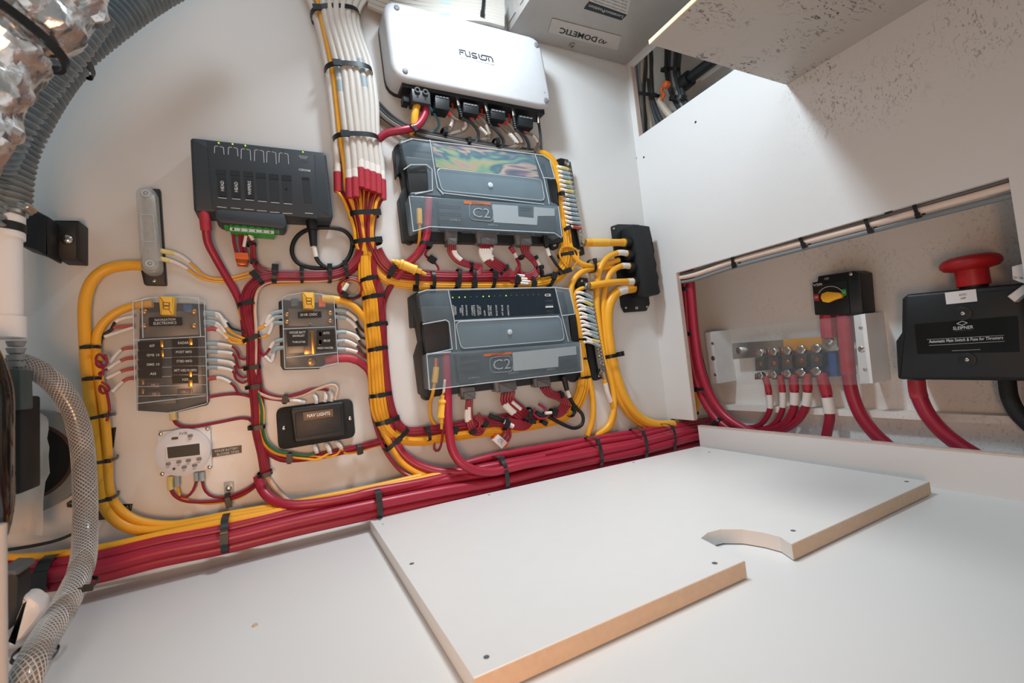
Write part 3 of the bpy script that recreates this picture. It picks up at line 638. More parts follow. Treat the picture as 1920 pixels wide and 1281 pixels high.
sb = dev('fuse_block', 'small clear-covered fuse block with yellow latch and 24 hour label', 'fuse block', 580, 625)
Geo().prism(M, [(522, 566), (530, 562), (631, 570), (634, 668), (598, 692), (531, 694), (526, 686), (524, 620)], 0, .010, r=.003).obj('base', BLK2, sb)
Geo().prism(M, [(538, 620), (626, 616), (629, 658), (540, 664)], .009, .027, bev=.002, hp=.03).obj('fuse_bed', MATS['fuse_black'], sb)
Geo().prism(M, [(540, 578), (618, 580), (620, 612), (540, 612)], .009, .02, bev=.002).obj('bus_plate', MATS['smoked_plate'], sb)
cv = Geo().prism(M, [(529, 560), (540, 553), (565, 549), (600, 551), (626, 557), (630, 600), (632, 660), (634, 684), (600, 690), (534, 692), (530, 640)], .008, FH, r=.004, bev=.003).obj('cover', MATS['smoky_cover'], sb)
for P_ in ([(530, 617), (628, 613)], [(529, 560), (540, 553.5), (565, 549.5), (600, 551.5), (626, 557)], [(536, 671), (632, 661)], [(534, 691), (600, 689), (634, 681)], [(529, 561), (534, 690)], [(626, 558), (634, 682)]):
    g = Geo()
    for p, q_ in zip(P_, P_[1:]): g.cyl(M.at(*p, FH), M.at(*q_, FH), .0008, 6)
    g.obj('cover_edge', CLEARE, cv)
lt = Geo().prism(M, [(566, 547), (590, 548), (590, 579), (569, 578)], .02, FH+.006, r=.002, bev=.0025).obj('latch', LYEL, sb)
Geo().prism(M, [(573, 558), (585, 558.6), (585, 571), (574, 571)], FH+.005, FH+.0065, r=.001, bev=0).obj('latch_recess', MATS['dark_yellow'], lt)
for y in (560, 566): Geo().prism(M, [(575, y), (583, y+.4), (583, y+3.6), (575, y+3.2)], FH+.006, FH+.008).obj('latch_rib', LYEL, lt)
l_ = Geo().prism(M, [(558, 585), (602, 584), (603, 595), (559, 597)], FH, FH+.0008, bev=0).obj('label_strip', LBLK, cv)
text('24 HR 12VDC', M, (563, 593), (595, 592), (563, 588), FH+.001, PRINT, l_, .01)
for (q_, ls) in (([(537, 620), (577, 618), (577, 635), (538, 637)], (('HOUSE BATT', 543, 626, 573, 621.5), ('EXHAUST', 549, 632, 571, 628))), ([(538, 638), (577, 636), (577, 648), (539, 650)], (('THRUSTER', 548, 643.5, 573, 640),)),
                 ([(594, 619), (627, 617), (628, 632), (594, 634)], (('AUTO', 606, 627, 618, 622.5),)), ([(594, 635), (628, 633), (628, 645), (594, 646)], (('BILGE', 607, 641, 619, 637),)), ([(593, 648), (628, 646), (628, 656), (594, 658)], (('HIGH WATER', 595, 655, 625, 651),))):
    l_ = Geo().prism(M, q_, FH-.002, FH+.0008, bev=0).obj('label_strip', LBLK, cv)
    for t_, x0, y0, x1, y1 in ls: text(t_, M, (x0, y0), (x1, y0-(x1-x0)*.02), (x0, y1), FH+.001, PRINT, l_, .01)
for x0, y0, x1, y1 in ((582, 620, 592, 664), (597, 622, 604, 631), (597, 637, 604, 646)): Geo().rect(M, x0, y0, x1, y1, .027, FH+.0008).obj('brass_contact', BRASS, sb)
Geo().prism(M, [(570, 650), (590, 649), (590, 664), (570, 665)], .02, .032).obj('brass_contact', BRASS, sb)
Geo().disc(M, 583, 679, .01, .026, 8, 16, dome=.003).obj('terminal_stud', BRASS, sb)
Geo().disc(M, 582, 607, .03, FH+.001, 2.6, 10).obj('cover_screw', GRY, cv)
for x, y in ((538, 590), (538, 604), (619, 587), (619, 602)): Geo().disc(M, x, y, .01, .022, 5, 12, dome=.003).obj('terminal_screw', BRASS, sb)
Geo().prism(M, [(545, 560), (559, 560), (559, 574), (546, 574)], .01, .026).obj('dark_stud_block', mat('blue_grey', '3f5660', .4), sb)
Geo().prism(M, [(597, 558), (610, 559), (611, 575), (598, 575)], .01, .026).obj('amber_stud_block', ORG, sb)

# ------------------------------------------------------------------ terminal box for the navigation lights
nl = dev('terminal_box', 'black terminal box labelled nav lights with two steel screws', 'terminal box', 592, 796)
Geo().prism(M, [(517, 766), (661, 747), (667, 820), (522, 845)], 0, .010, r=.014, bev=.002, hp=.01).obj('flange', BLK3, nl)
Geo().prism(M, [(543, 766), (645, 753), (649, 818), (552, 832)], .008, .030, r=.006, bev=.004, seg=3, hp=.03).obj('lid', BLK2, nl)
Geo().prism(M, [(552, 774), (640, 761), (642, 808), (556, 823)], .029, .032, r=.004, bev=.002).obj('lid_top', BLK2, nl)
l_ = Geo().prism(M, [(568, 774), (624, 767), (625, 781), (569.5, 789)], .0318, .0326, bev=0).obj('label_strip', mat('brown_label', '6a4c34', .4), nl)
text('NAV LIGHTS', M, (576, 783.3), (619, 778), (575.7, 776.8), .0328, PWHT, l_, .02)
screw(M, 532, 803, .0105, 4.2, nl); screw(M, 656, 785, .0105, 4, nl)

# ------------------------------------------------------------------ timer
tm = dev('timer', 'white digital timer with round face and seven grey buttons', 'timer', 345, 848)
Geo().prism(M, [(294, 811), (394, 800), (397, 880), (309, 894), (297, 888)], 0, .014, r=.003, bev=.001).obj('base', PWHT, tm)
Geo().disc(M, 343, 848, .0, .024, 43.5, 48, bev=.002).obj('face', mat('timer_white', 'd4d4d8', .4), tm)
s_ = Geo().prism(M, [(310, 837), (376, 829), (377, 856), (312, 863)], .0255, .0275, r=.001, bev=.0006).obj('screen_frame', PWHT, tm)
Geo().prism(M, [(313, 839), (374, 831.5), (375, 853), (315, 860)], .0273, .0279, bev=0).obj('screen', mat('lcd', '16211e', .5), s_)
text('IVR', M, (337, 816), (352, 814.5), (337, 811), .0264, DGRY, tm)
for x, y in ((315, 871), (335, 867), (353, 864.5), (373, 861.5), (345, 877), (364.5, 873.5), (356.5, 818)):
    b_ = Geo().prism(M, [(x-5, y-2.5), (x+4.4, y-4), (x+5, y+1.6), (x-4.4, y+3.2)], .0255, .029, r=.0022, bev=.001).obj('button', GRY, tm)
    text('SET', M, (x-3, y+7), (x+3, y+6.2), (x-3, y+5), .0264, DGRY, tm)
Geo().prism(M, [(321, 820.5), (334, 819), (334.5, 823.5), (321.5, 825)], .0255, .0265, r=.002, bev=0).obj('sensor_window', BLK, tm)
Geo().disc(M, 326, 879.5, .0255, .0268, 2.4, 10).obj('reset_button', BLK, tm)
for x, y in ((301, 814), (389, 804), (393, 876), (304, 889)): screw(M, x, y, .0145, 3.6, tm, TIN, dome=.001)
hl = dev('label', 'black adhesive label reading house battery blower timer', 'label', 425, 846)
Geo().prism(M, [(397, 843), (453, 835), (453, 849), (398, 858)], 0, .0012, bev=0).obj('tape', BLK, hl)
text('HOUSE BATTERY', M, (403, 848.6), (446.5, 842.6), (402.8, 844), .0014, PRINT, hl, .01); text('BLOWER TIMER', M, (407, 855), (449, 848.6), (406.8, 850.4), .0014, PRINT, hl, .01)
bl = tag(Geo().prism(M, [(209, 803), (218, 801), (213, 838), (209, 846)], 0, .001, bev=0).obj('label', BLK2), 'narrow black label half hidden behind the yellow cable pair, beside the timer', 'label')
b2 = dev('label', 'black tilted label by the lower bend of the yellow cables', 'label', 232, 958)
Geo().prism(M, [(183, 946), (249, 945), (243, 970), (182, 976)], 0, .001, bev=0).obj('tape', BLK2, b2)
text('QR A1\nBATT', M, (216, 964), (244, 963), (218, 948), .0014, LGRY, b2)
# wire mount near the timer
wm = dev('wire_mount', 'clear screw-down wire mount below the battery timer label', 'wire mount', 428, 918)
Geo().prism(M, [(419, 905), (438, 903), (438, 928), (420, 930)], 0, .006, r=.002).obj('pad', CLR3, wm); screw(M, 428.5, 916, .007, 5.2, wm, TIN)

# ------------------------------------------------------------------ covered busbar, top left
cb = dev('covered_busbar', 'tall clear-covered busbar on a black base above the large fuse block', 'busbar', 282, 440)
Geo().prism(M, [(284, 353), (300, 354), (312, 535), (270, 534), (262, 500)], 0, .010, r=.003, bev=.002).obj('base', BLK2, cb)
Geo().prism(M, [(266, 365), (290, 366), (303, 490), (272, 490)], .01, .022, bev=.001, hp=.02).obj('busbar', TIN, cb)
cv = Geo().prism(M, [(253, 350), (291, 351), (302, 512), (264, 513)], .012, .036, r=.018, bev=.003, seg=3, hp=.036).obj('cover', CLR3, cb)
Geo().prism(M, [(258, 357), (288, 358), (298, 506), (268, 506)], .0355, .037, r=.014, bev=.001).obj('cover_dome', CLR3, cv)
g = Geo(); P = [M.three(p, .037) for p in rounded([M.two(M.at(x, y, .037)) for x, y in ((263, 402), (287, 403), (292, 453), (267, 453))], .004)]
for p, q_ in zip(P, P[1:]+P[:1]): g.cyl(p, q_, .0006, 5)
g.obj('moulded_frame', CLEARE, cv)
for x, y in ((273, 362), (281, 494)): Geo().annulus(M, x, y, .036, .0385, 7, 4, 20).obj('stud_ring', CLEARE, cv); Geo().disc(M, x, y, .036, .038, 3, 12, dome=.001).obj('stud', LGRY, cv)
for x, y in ((272, 376), (275, 415), (277, 435), (279, 466)): Geo().disc(M, x, y, .02, .03, 4.5, 12, dome=.002).obj('terminal_screw', BRASS if y < 440 else TIN, cb)
screw(M, 289, 527, .0105, 3.6, cb)

# ------------------------------------------------------------------ open ground busbars
def strip(label, base, bar, n, A_, B_, studs, scr):
    o = dev('ground_busbar', label, 'busbar', *base[0])
    Geo().prism(M, base, 0, .012, r=.003, bev=.002).obj('base', BLK2, o)
    b_ = Geo().prism(M, bar, .018, .022, r=.001, bev=.0006).obj('bar', TIN, o)
    for i in range(n):
        f = i/(n-1); x = A_[0]+(B_[0]-A_[0])*f; y = A_[1]+(B_[1]-A_[1])*f
        for dx in (-2.8, 2.8):
            Geo().disc(M, x+dx, y+dx*.5, .022, .0245, 2.3, 10, dome=.0012).obj('terminal_screw', MET, o)
    for x, y, r in studs:
        Geo().disc(M, x, y, .02, .026, r, 6).obj('nut', MET, o); Geo().disc(M, x, y, .026, .033, r*.5, 10, dome=.001).obj('stud', MET, o)
    for x, y in scr: screw(M, x, y, .0125, 3, o)
    for x, y in ((bar[0][0]+5, bar[0][1]+8), (bar[2][0]-5, bar[2][1]-8)): Geo().disc(M, x, y, .011, .018, 5, 10).obj('standoff', BLK2, o)
    return o
strip('upper ground busbar with ring terminals, right of the upper output module', [(1043, 299), (1052, 296), (1066, 299), (1097, 477), (1079, 481), (1071, 470)], [(1058, 304), (1070, 303), (1099, 462), (1088, 463)], 17, (1066, 316), (1091, 442), [(1063, 305, 6), (1095, 455, 6.5)], [(1086, 470)])
strip('lower ground busbar with ring terminals, right of the lower output module', [(1080, 524), (1088, 520), (1102, 522), (1135, 708), (1118, 714), (1110, 706)], [(1096, 530), (1110, 530), (1138, 700), (1124, 703)], 22, (1106, 545), (1130, 682), [(1105, 536, 7), (1129, 694, 7.5)], [(1091, 527), (1124, 705)])

# ------------------------------------------------------------------ black power bus box at right
pb = dev('power_junction_box', 'tall black junction box with thick yellow cables entering its left side', 'junction box', 1195, 500)
Geo().prism(M, [(1147, 424), (1160, 420), (1200, 421), (1219, 570), (1213, 583), (1172, 586), (1166, 574)], 0, .006, r=.006, bev=.002).obj('mounting_flange', BLK2, pb)
BH = .056
Geo().prism(M, [(1187, 420), (1218, 424), (1224, 450), (1223, 456), (1228, 470), (1227, 480), (1232, 496), (1231, 505), (1236, 520), (1235, 530), (1239, 548), (1236, 552), (1208, 554)], .004, BH, r=.003, bev=.003, hp=BH).obj('housing', BLK3, pb)
for i, (x, y) in enumerate(((1177, 455), (1182, 479), (1186, 502), (1191, 529))):
    c_ = M.at(x, y, .032)+V((-.006, 0, 0)); Geo().cyl(c_+V((-.004, 0, 0)), c_+V((.026, 0, 0)), .0150, 20).obj('grommet', RUB, pb)
    o_ = Geo(); r_ = [[c_+V((dx, 0, 0))+V((0, math.cos(a_)*rr, math.sin(a_)*rr)) for a_ in [2*math.pi*k/20 for k in range(20)]] for dx, rr in ((-.005, .0150), (-.005, .0105), (.0, .0105), (.0, .0150))]
    o_.loft(r_, closed=True).obj('grommet_lip', BLK, pb)
for x, y in ((1151, 429), (1194, 577), (1213, 575), (1174, 577)): screw(M, x, y, .0065, 2.6 if x != 1194 else 3.6, pb)

# ------------------------------------------------------------------ left foreground plumbing
def corr(pts, wpx, m, label, h, pitch=.006, amp_=.07, name='corrugated_hose', cat='hose', n=20, wide=None, sl=None):
    P = path(pts, h, M); S = spline(P, pitch/6); r = rad(P, wpx)
    rs = []; d = 0; L_ = sum((S[i+1]-S[i]).length for i in range(len(S)-1))
    for i in range(len(S)):
        if i: d += (S[i]-S[i-1]).length
        f = d/L_; k = (1+(wide-1)*f) if wide else 1
        rs.append(r*k*(1+amp_*math.cos(2*math.pi*d/pitch)))
    return tag(Geo().tube(S, r, n, rs=rs).obj(name, m), label, cat)
h1 = corr([(385, -66, .16), (308, -30, .16), (240, 12, .17), (145, 84, .18), (116, 120, .18), (86, 158, .19), (49, 218, .2), (20, 280, .2), (7, 345, .2), (5, 392, .2)], 70, HOSE, 'dark corrugated hose arching from the top edge down to the steel clamp', .2, .0085, .10)
h2 = corr([(175, 20, .27), (120, 95, .27), (60, 170, .26), (10, 250, .25), (-24, 330, .22), (-38, 420, .22)], 66, HOSE, 'second dark corrugated hose, partly hidden under the foil duct', .28, .0085, .10)
# foil duct
FRD = 98*depth(M.at(0, 45, .40))/FPX
def foil():
    P = path([(-170, 300, .40), (-90, 160, .40), (-5, 45, .40), (75, -50, .40), (160, -150, .40)], .4, M); S = spline(P, .006); g = Geo(); n = 56; rings = []; rn = random.Random(3)
    from mathutils import noise as nz
    m = len(S)
    for i in range(m):
        T = (S[min(i+1, m-1)]-S[max(i-1, 0)]).normalized(); N = (V((0, -1, 0))-T*T.dot(V((0, -1, 0)))).normalized(); B = T.cross(N); ring = []
        for k in range(n):
            a = 2*math.pi*k/n; d = N*math.cos(a)+B*math.sin(a); p = S[i]+d*FRD
            q = abs(nz.noise(p*38))*.013+abs(nz.noise(p*85+V((5, 2, 1))))*.005+nz.noise(p*14)*.008-.004+.002*math.sin(i*.9)
            pinch = -.016*math.exp(-((i/m-.50)/.018)**2)
            ring.append(S[i]+d*(FRD+q+pinch))
        rings.append(ring)
    return g.loft(rings), S
g, FS = foil()
tag(g.obj('foil_duct', mat('crumpled_foil', 'e6e4e2', .27, 1, bump=.5, bscale=120, var=.1), smooth=24), 'crumpled silver foil duct in the top left corner', 'duct')
i_ = int(len(FS)*.50); T_ = (FS[i_+1]-FS[i_-1]).normalized(); N_ = (V((0, -1, 0))-T_*T_.dot(V((0, -1, 0)))).normalized(); B_ = T_.cross(N_)
def band(c, T, N, B, r1, r2, wd, name, m, label, cat, parent=None, n=32, t=.0016):
    rings = []
    for k in range(n):
        a = 2*math.pi*k/n; d = N*math.cos(a)*r2+B*math.sin(a)*r1; dn = d.normalized()
        rings.append([c+d-T*wd, c+d+T*wd, c+d+dn*t+T*wd, c+d+dn*t-T*wd])
    o = Geo().loft(rings, closed=True).obj(name, m, parent)
    if parent is None: tag(o, label, cat)
    return o
band(FS[i_], T_, N_, B_, FRD*.99, FRD*.99, .004, 'strap', BLK, 'wide black strap pinching the foil duct', 'strap', t=.004)
tie(113, 95, 165, 118, 'black cable tie round the dark corrugated hose beside the foil duct', h=.19, b=.045, w=12, head=.98, hs=.7)
def RP(px, x, y, h): return px*depth(M.at(x, y, h))/FPX
# clamp, adapter, pipe
pc = [M.at(x, y, .2) for x, y in ((12, 362), (14, 392))]
hc = thing('hose_clamp', 'steel hose clamp joining the dark hose to the white pipe', 'hose clamp', pc[0])
Geo().cyl(M.at(8, 364, .2), M.at(9, 402, .2), RP(31, 8, 380, .2), 32).obj('band', MET, hc)
Geo().cyl(M.at(36, 384, .235), M.at(50, 388, .235), RP(7, 50, 388, .235), 12).obj('worm_screw', MET, hc); Geo().disc(M, 48, 385, .225, .245, 6, 8, dome=.001).obj('screw_housing', TIN, hc)
pp = thing('plastic_pipe', 'white plastic pipe with collars hanging beside the black bracket', 'pipe', M.at(10, 500, .2))
Geo().cyl(M.at(4, 402, .2), M.at(6, 600, .2), RP(27, 4, 500, .2), 32).obj('tube', PWHT, pp)
Geo().cyl(M.at(4, 405, .2), M.at(4, 420, .2), RP(31, 4, 410, .2), 32).obj('collar', PWHT, pp); Geo().cyl(M.at(4, 434, .2), M.at(4, 447, .2), RP(31, 4, 440, .2), 32).obj('collar', PWHT, pp)
Geo().cyl(M.at(5, 594, .2), M.at(5, 634, .2), RP(32, 5, 610, .2), 32).obj('socket', PWHT, pp)
Geo().cyl(M.at(4, 419, .2), M.at(4, 435, .2), RP(32, 4, 430, .2), 32).obj('clamp_ring', RUB, pp)
br = dev('bracket', 'black pipe bracket screwed to the wall in the left background', 'bracket', 120, 450)
Geo().prism(M, [(98, 412), (148, 413), (148, 488), (108, 486), (98, 470)], 0, .04, r=.002, bev=.003, hp=.04).obj('block', RUB, br)
Geo().prism(M, [(30, 386), (60, 392), (100, 413), (100, 488), (76, 474), (40, 462)], .028, .075, r=.003, bev=.003, hp=.06).obj('arm', RUB, br)
screw(M, 126, 449, .041, 9.5, br, dome=.005)
bp_ = thing('barbed_fitting', 'grey barbed fitting under the white pipe', 'fitting', M.at(28, 660, .19))
for k in range(5): Geo().cyl(M.at(30, 640+k*13, .19), M.at(30, 650+k*13, .19), RP(14, 30, 660, .19), 18, RP(11, 30, 660, .19)).obj('barb', GHOSE, bp_)
# braided hose
def braided():
    pts = [(22, 676, .17), (62, 690, .15), (105, 722, .13), (138, 770, .12), (153, 830, .12), (159, 900, .13), (160, 985, .15), (154, 1060, .2), (122, 1135, .27), (82, 1200, .33), (52, 1262, .38), (30, 1330, .40)]
    P = path(pts, .15, M); S = spline(P, .0028); r = RP(16.5, 155, 830, .12); N0 = None; g = Geo(); m = len(S)
    rs = [r*(1+.025*math.cos(math.pi*i*.9)) for i in range(m)]
    o = tag(g.tube(S, r, 24, rs=rs).obj('braided_hose', mat('braid_base', '6f6964', .28, coat=.6)), 'clear grey braided hose curving down the left side to the floor', 'hose')
    # braid: two families of spirals laid just proud of the tube
    T = [(S[min(i+1, m-1)]-S[max(i-1, 0)]).normalized() for i in range(m)]; N = V((0, -1, 0)); FR = []
    for t_ in T: N = (N-t_*N.dot(t_)).normalized(); FR.append((N.copy(), t_.cross(N)))
    g = Geo(); L_ = [0]
    for i in range(1, m): L_.append(L_[-1]+(S[i]-S[i-1]).length)
    K = 16
    for sg in (1, -1):
        for k in range(K):
            path_ = []
            for i in range(m):
                a = 2*math.pi*k/K+sg*L_[i]/(r*1.1)
                path_.append(S[i]+(FR[i][0]*math.cos(a)+FR[i][1]*math.sin(a))*(r*1.03))
            g.tube(path_, .0006, 3)
    g.obj('braid', mat('braid_yarn', 'bab7b3', .35), o, kind='stuff'); return S
HS = braided()
tie(126, 1098, 180, 1092, 'black cable tie round the braided hose where it meets the floor', h=.24, b=.019, w=7, head=.9, hs=1.6)
tie(28, 1226, 104, 1226, 'black cable tie round the lowest, blurred end of the braided hose', h=.35, b=.018, w=8, head=.85, hs=1.7)
# round vent port
rv = dev('vent_port', 'round grey vent port with a dark hole behind the paper tag', 'vent', 60, 865)
Geo().annulus(M, 42, 868, 0, .02, 98, 74, 48).obj('ring', mat('port_grey', '7f8280', .5), rv)
Geo().disc(M, 42, 868, .0, .004, 76, 40, bev=0).obj('opening', DARK, rv)
Geo().annulus(M, 42, 868, .004, .008, 76, 68, 40).obj('rusty_rim', mat('rust', '5a4436', .8, var=.4, vscale=80), rv)
pt = dev('paper_tag', 'creased off-white paper tag hanging in front of the vent port', 'tag', 50, 880)
g = Geo(); rows = 14; cols_ = 8
for sd in (0, .0008):
    for j in range(rows+1):
        for i in range(cols_+1):
            x = 8+(76+math.sin(j*.8)*2+(8 if 3 < j < 8 else 0))*i/cols_; y = 774+228*j/rows+(0 if j else (8 if i == cols_ else 0)); p = M.at(x, y, .075); p.y += .006*math.sin(i*.9+j*.3)+.004*math.sin(j*1.1)-sd; g.v.append(p)
nn = (rows+1)*(cols_+1)
for j in range(rows):
    for i in range(cols_):
        a = j*(cols_+1)+i; g.f.append((a, a+1, a+cols_+2, a+cols_+1)); g.f.append((a+nn, a+nn+cols_+1, a+nn+cols_+2, a+nn+1))
for i in range(cols_): g.f += [(i, i+nn, i+1+nn, i+1), (rows*(cols_+1)+i, rows*(cols_+1)+i+1, rows*(cols_+1)+i+1+nn, rows*(cols_+1)+i+nn)]
for j in range(rows): a = j*(cols_+1); b = a+cols_; g.f += [(a, a+cols_+1, a+cols_+1+nn, a+nn), (b, b+nn, b+cols_+1+nn, b+cols_+1)]
g.obj('sheet', PAPER, pt)
# dark filter canister at the left edge
cn = thing('filter_canister', 'dark glossy filter canister at the left edge, seen out of focus', 'filter', M.at(-30, 830, .28))
P = [M.at(-50, y, .28) for y in (640, 700, 760, 830, 900, 960, 1010, 1030)]
g = Geo(); S = spline(P, .008); m_ = len(S); g.tube(S, 1, 28, rs=[RP(54, -50, 830, .28)*math.sin(min(1, .35+2.2*i/m_)*math.pi/2)*math.sin(min(1, .5+2.0*(m_-1-i)/m_)*math.pi/2) for i in range(m_)]); g.obj('bowl', mat('dark_glass', '0e1413', .12, coat=.5), cn)
Geo().prism(M, [(-30, 742), (40, 744), (40, 926), (20, 930), (-30, 930)], .15, .2, r=.004, bev=.004).obj('bracket', RUB, cn)
for y in (772, 888): Geo().cyl(M.at(-40, y, .26), M.at(14, y, .26), .0055, 12).obj('clamp_bolt', TIN, cn)
Geo().prism(M, [(16, 690), (38, 692), (40, 770), (18, 768)], .18, .21, r=.003).obj('side_port', mat('grey_green', '4a5452', .4), cn)
tag(Geo().cyl(M.at(-8, 985, .42), M.at(-6, 1330, .42), RP(15, -4, 1150, .42), 24).obj('pale_pipe', mat('pale_pipe', 'b5aea8', .5)), 'pale vertical pipe at the bottom left edge, closest to the viewer', 'pipe')
dk = thing('drain_elbow', 'dark elbow with grey rim standing on the floor at bottom left', 'fitting', M.at(35, 1130, .2))
Geo().prism(M, [(-10, 1072), (28, 1072), (36, 1084), (33, 1140), (14, 1186), (-10, 1200)], .19, .22, r=.012, bev=.006).obj('body', mat('dark_rubber2', '22282a', .6), dk)
Geo().prism(M, [(-6, 1070), (28, 1070), (36, 1080), (-6, 1080)], .19, .235, r=.004, bev=.003).obj('rim', mat('dim_grey', '5c6062', .5), dk)
Geo().prism(M, [(36, 1120), (56, 1118), (76, 1133), (78, 1150), (62, 1172), (40, 1200), (20, 1215), (10, 1216)], .185, .21, r=.012, bev=.008).obj('outlet', PWHT, dk)
# ------------------------------------------------------------------ tall white bundle
ends = [(633, 338), (645, 352), (655, 350), (666, 348), (676, 330), (687, 334), (698, 338), (708, 342), (716, 352)]
xt = [592, 602, 610, 620, 631, 642, 652, 661, 668]           # at y 30
xm = [613, 622, 632, 643, 654, 665, 676, 686, 694]           # at y 122
xl = [628, 637, 648, 659, 670, 680, 690, 699, 706]           # at y 250
xg = [622, 631, 641, 652, 663, 675, 686, 696, 704]           # at y 190
x0 = [566, 588, 602, 618, 632, 648, 664, 684, 706]           # at y -34
for i in range(9):
    th = math.pi*(1-(i+.5)/9); h = .022+.026*math.sin(th)
    e = ends[i]; m = YEL if i == 1 else WHT
    pts = [(x0[i]-8*(4-i if i < 4 else 0)*.5, -60, h), (x0[i], -34, h), (xt[i], 30, h), (xm[i], 122, h), (xg[i], 190, h), (xl[i], 250, h), (e[0]-1 if i != 1 else 646, 310, h)]
    if i == 1:
        W(pts+[(650, 352, h), (662, 385, .03), (672, 410, .026), (680, 440, .03), (683, 480, .022), (688, 540, .02)], 9.5, YEL, 'orange-yellow printed cable among the white cables of the tall bundle', name='power_cable'); continue
    o = W(pts+[(e[0], e[1], h)], 13, m, f'{ORD[i if i < 1 else i-1]} white cable from the left on the face of the tall white bundle', name='data_cable', cat='cable', n=10, sl=[(.45, .5, PALEB, 'printed_marking', 1.01), (.52, .57, PALEB, 'printed_marking', 1.01)] if i in (2, 6) else ())
    Geo().tube(spline(path([(e[0], e[1]-14, h), (e[0]+1, e[1]+22, h-.002)], h, M)), rad(path([(e[0], e[1], h)], h, M), 15.5), 10).obj('heat_shrink', SHR, o)
    Geo().tube(spline(path([(e[0]-.5, e[1]-30, h), (e[0], e[1]-15, h)], h, M)), rad(path([(e[0], e[1], h)], h, M), 13.8), 10).obj('printed_sleeve', SLV, o)
for i in range(7):
    f = i/6; off = (f-.5)*2
    W([(640+off*70, -60, .012), (632+off*46, -30, .012), (630+off*38, 30, .012), (654+off*38, 122, .012), (663+off*38, 190, .012), (668+off*37, 250, .012), (673+off*38, 322, .012)], 13, WHT,
      f'{ORD[i]} rear white cable from the left behind the face of the tall bundle', name='data_cable', cat='cable', sl=[(.97, 1, SHR, 'heat_shrink', 1.1)])
# heat-shrink tails fan into the waist
wx = [658, 664, 669, 674, 680, 685, 690, 696, 703]
for i, e in enumerate(ends):
    if i == 1: continue
    for k, m in enumerate((YEL, DRED, DRED) if i % 2 == 0 else (YEL, DRED)):
        dx = (k-.8)*4.5; tgt = wx[i]+k*2-2
        dest = [(642-i*.3, 512+i*1.6), (660, 502+i*2)] if (k and i < 4) else None
        kk = k if i % 4 in (0, 3) else 1-k
        base = [(e[0]+dx, e[1]+18, .026-kk*.004), (e[0]*.5+tgt*.5+dx*.6, e[1]*.45+405*.55-3, .03-kk*.004), (tgt, 405, .030-kk*.004), (665+(tgt-680)*.75+17, 430, .03-kk*.004), (667+(tgt-680)*.7+17, 455, .028-kk*.004)]
        if k and i < 4: base += [(676-i*2, 480, .024), (652, 503+i*2, .02), (632, 508+i*3, .018)]
        elif k and i > 4: base += [(704+(i-5)*2, 484, .024), (724, 503-(i-5)*3, .02), (742, 512-(i-5)*3, .018)]
        elif i > 5: base += [(699, 480, .02), (712, 508, .018), (738, 524, .016)]
        else: base += [(682+i, 500, .024), (686+i*2, 545, .02)]
        W(base, 5.5 if k else 6.5, m, f'{("yellow", "upper red", "lower red")[k]} wire leaving the {ORD[i if i < 1 else i-1]} red shrink sleeve of the white bundle', step=.008)
ties([(583, 30, 673, 32, {'b': .032, 'h': .02, 'head': .1, 'w': 8}), (609, 134, 697, 140, {'head': .22, 'b': .033, 'h': .026}), (624, 264, 709, 266, {'head': .22, 'b': .033, 'h': .026})], 'round the tall white cable bundle', 'top', w=9)
ties([(654, 405, 709, 403, {'head': .9, 'b': .022, 'w': 9, 'h': .022}), (660, 457, 715, 453, {'head': .85, 'b': .020, 'w': 8, 'h': .022})], 'round the waist of the red and yellow fan', 'top')
# cables crossing the top, behind the amplifier
for i in range(9):
    y = -14+i*6.0
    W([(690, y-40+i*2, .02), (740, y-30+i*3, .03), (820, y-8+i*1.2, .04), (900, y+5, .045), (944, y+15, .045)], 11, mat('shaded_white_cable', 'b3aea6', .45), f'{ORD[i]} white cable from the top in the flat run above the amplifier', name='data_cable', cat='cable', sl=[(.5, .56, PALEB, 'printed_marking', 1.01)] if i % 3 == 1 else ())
tie(904, -20, 900, 40, 'black cable tie crossing the white cables above the amplifier', h=.04, b=.016, w=6, head=.9)
for i in range(3): W([(694+i*4, -60, .02), (688+i*6, -30, .02), (668-i*8, 0, .02), (660-i*8, 30, .02)], 12, WHT, f'{ORD[i]} white cable fanning right out of the top of the tall bundle', name='data_cable', cat='cable')

# ------------------------------------------------------------------ amplifier wiring
W([(783, 194, .045), (778, 215, .045), (776, 240, .04), (770, 250, .03)], 14, YEL, 'short thick yellow cable out of the amplifier power block', name='power_cable', n=12)
W([(799, 196, .045), (795, 218, .045), (781, 237, .045), (755, 244, .045), (725, 250, .035), (708, 263, .028), (690, 275, .01)], 14, RED, 'thick red cable from the amplifier power block passing behind the white bundle', name='power_cable', n=12)
W([(803, 197, .04), (815, 215, .03), (823, 235, .02), (812, 247, .016), (788, 247, .012)], 4, TEAL, 'thin teal wire curling down from the amplifier power block')
tie(767, 236, 778, 250, 'black cable tie joining the thick red cable to the run under the amplifier', h=.045, b=.012, w=5, head=.8)
bundle([(690, 190, 14, .012), (730, 228, 12, .014), (775, 250, 10, .016), (840, 264, 9, .016), (900, 275, 9, .014), (960, 284, 8, .014), (1000, 286, 5, .014)],
       [(-.9, 0, 5, TAUP), (-.55, .004, 5, TAUP), (-.2, .008, 5, CHAR), (.15, .008, 5, TAUP), (.5, .004, 6, CHAR), (.9, 0, 6, CHAR)], 'the dark run under the amplifier', 'bottom')
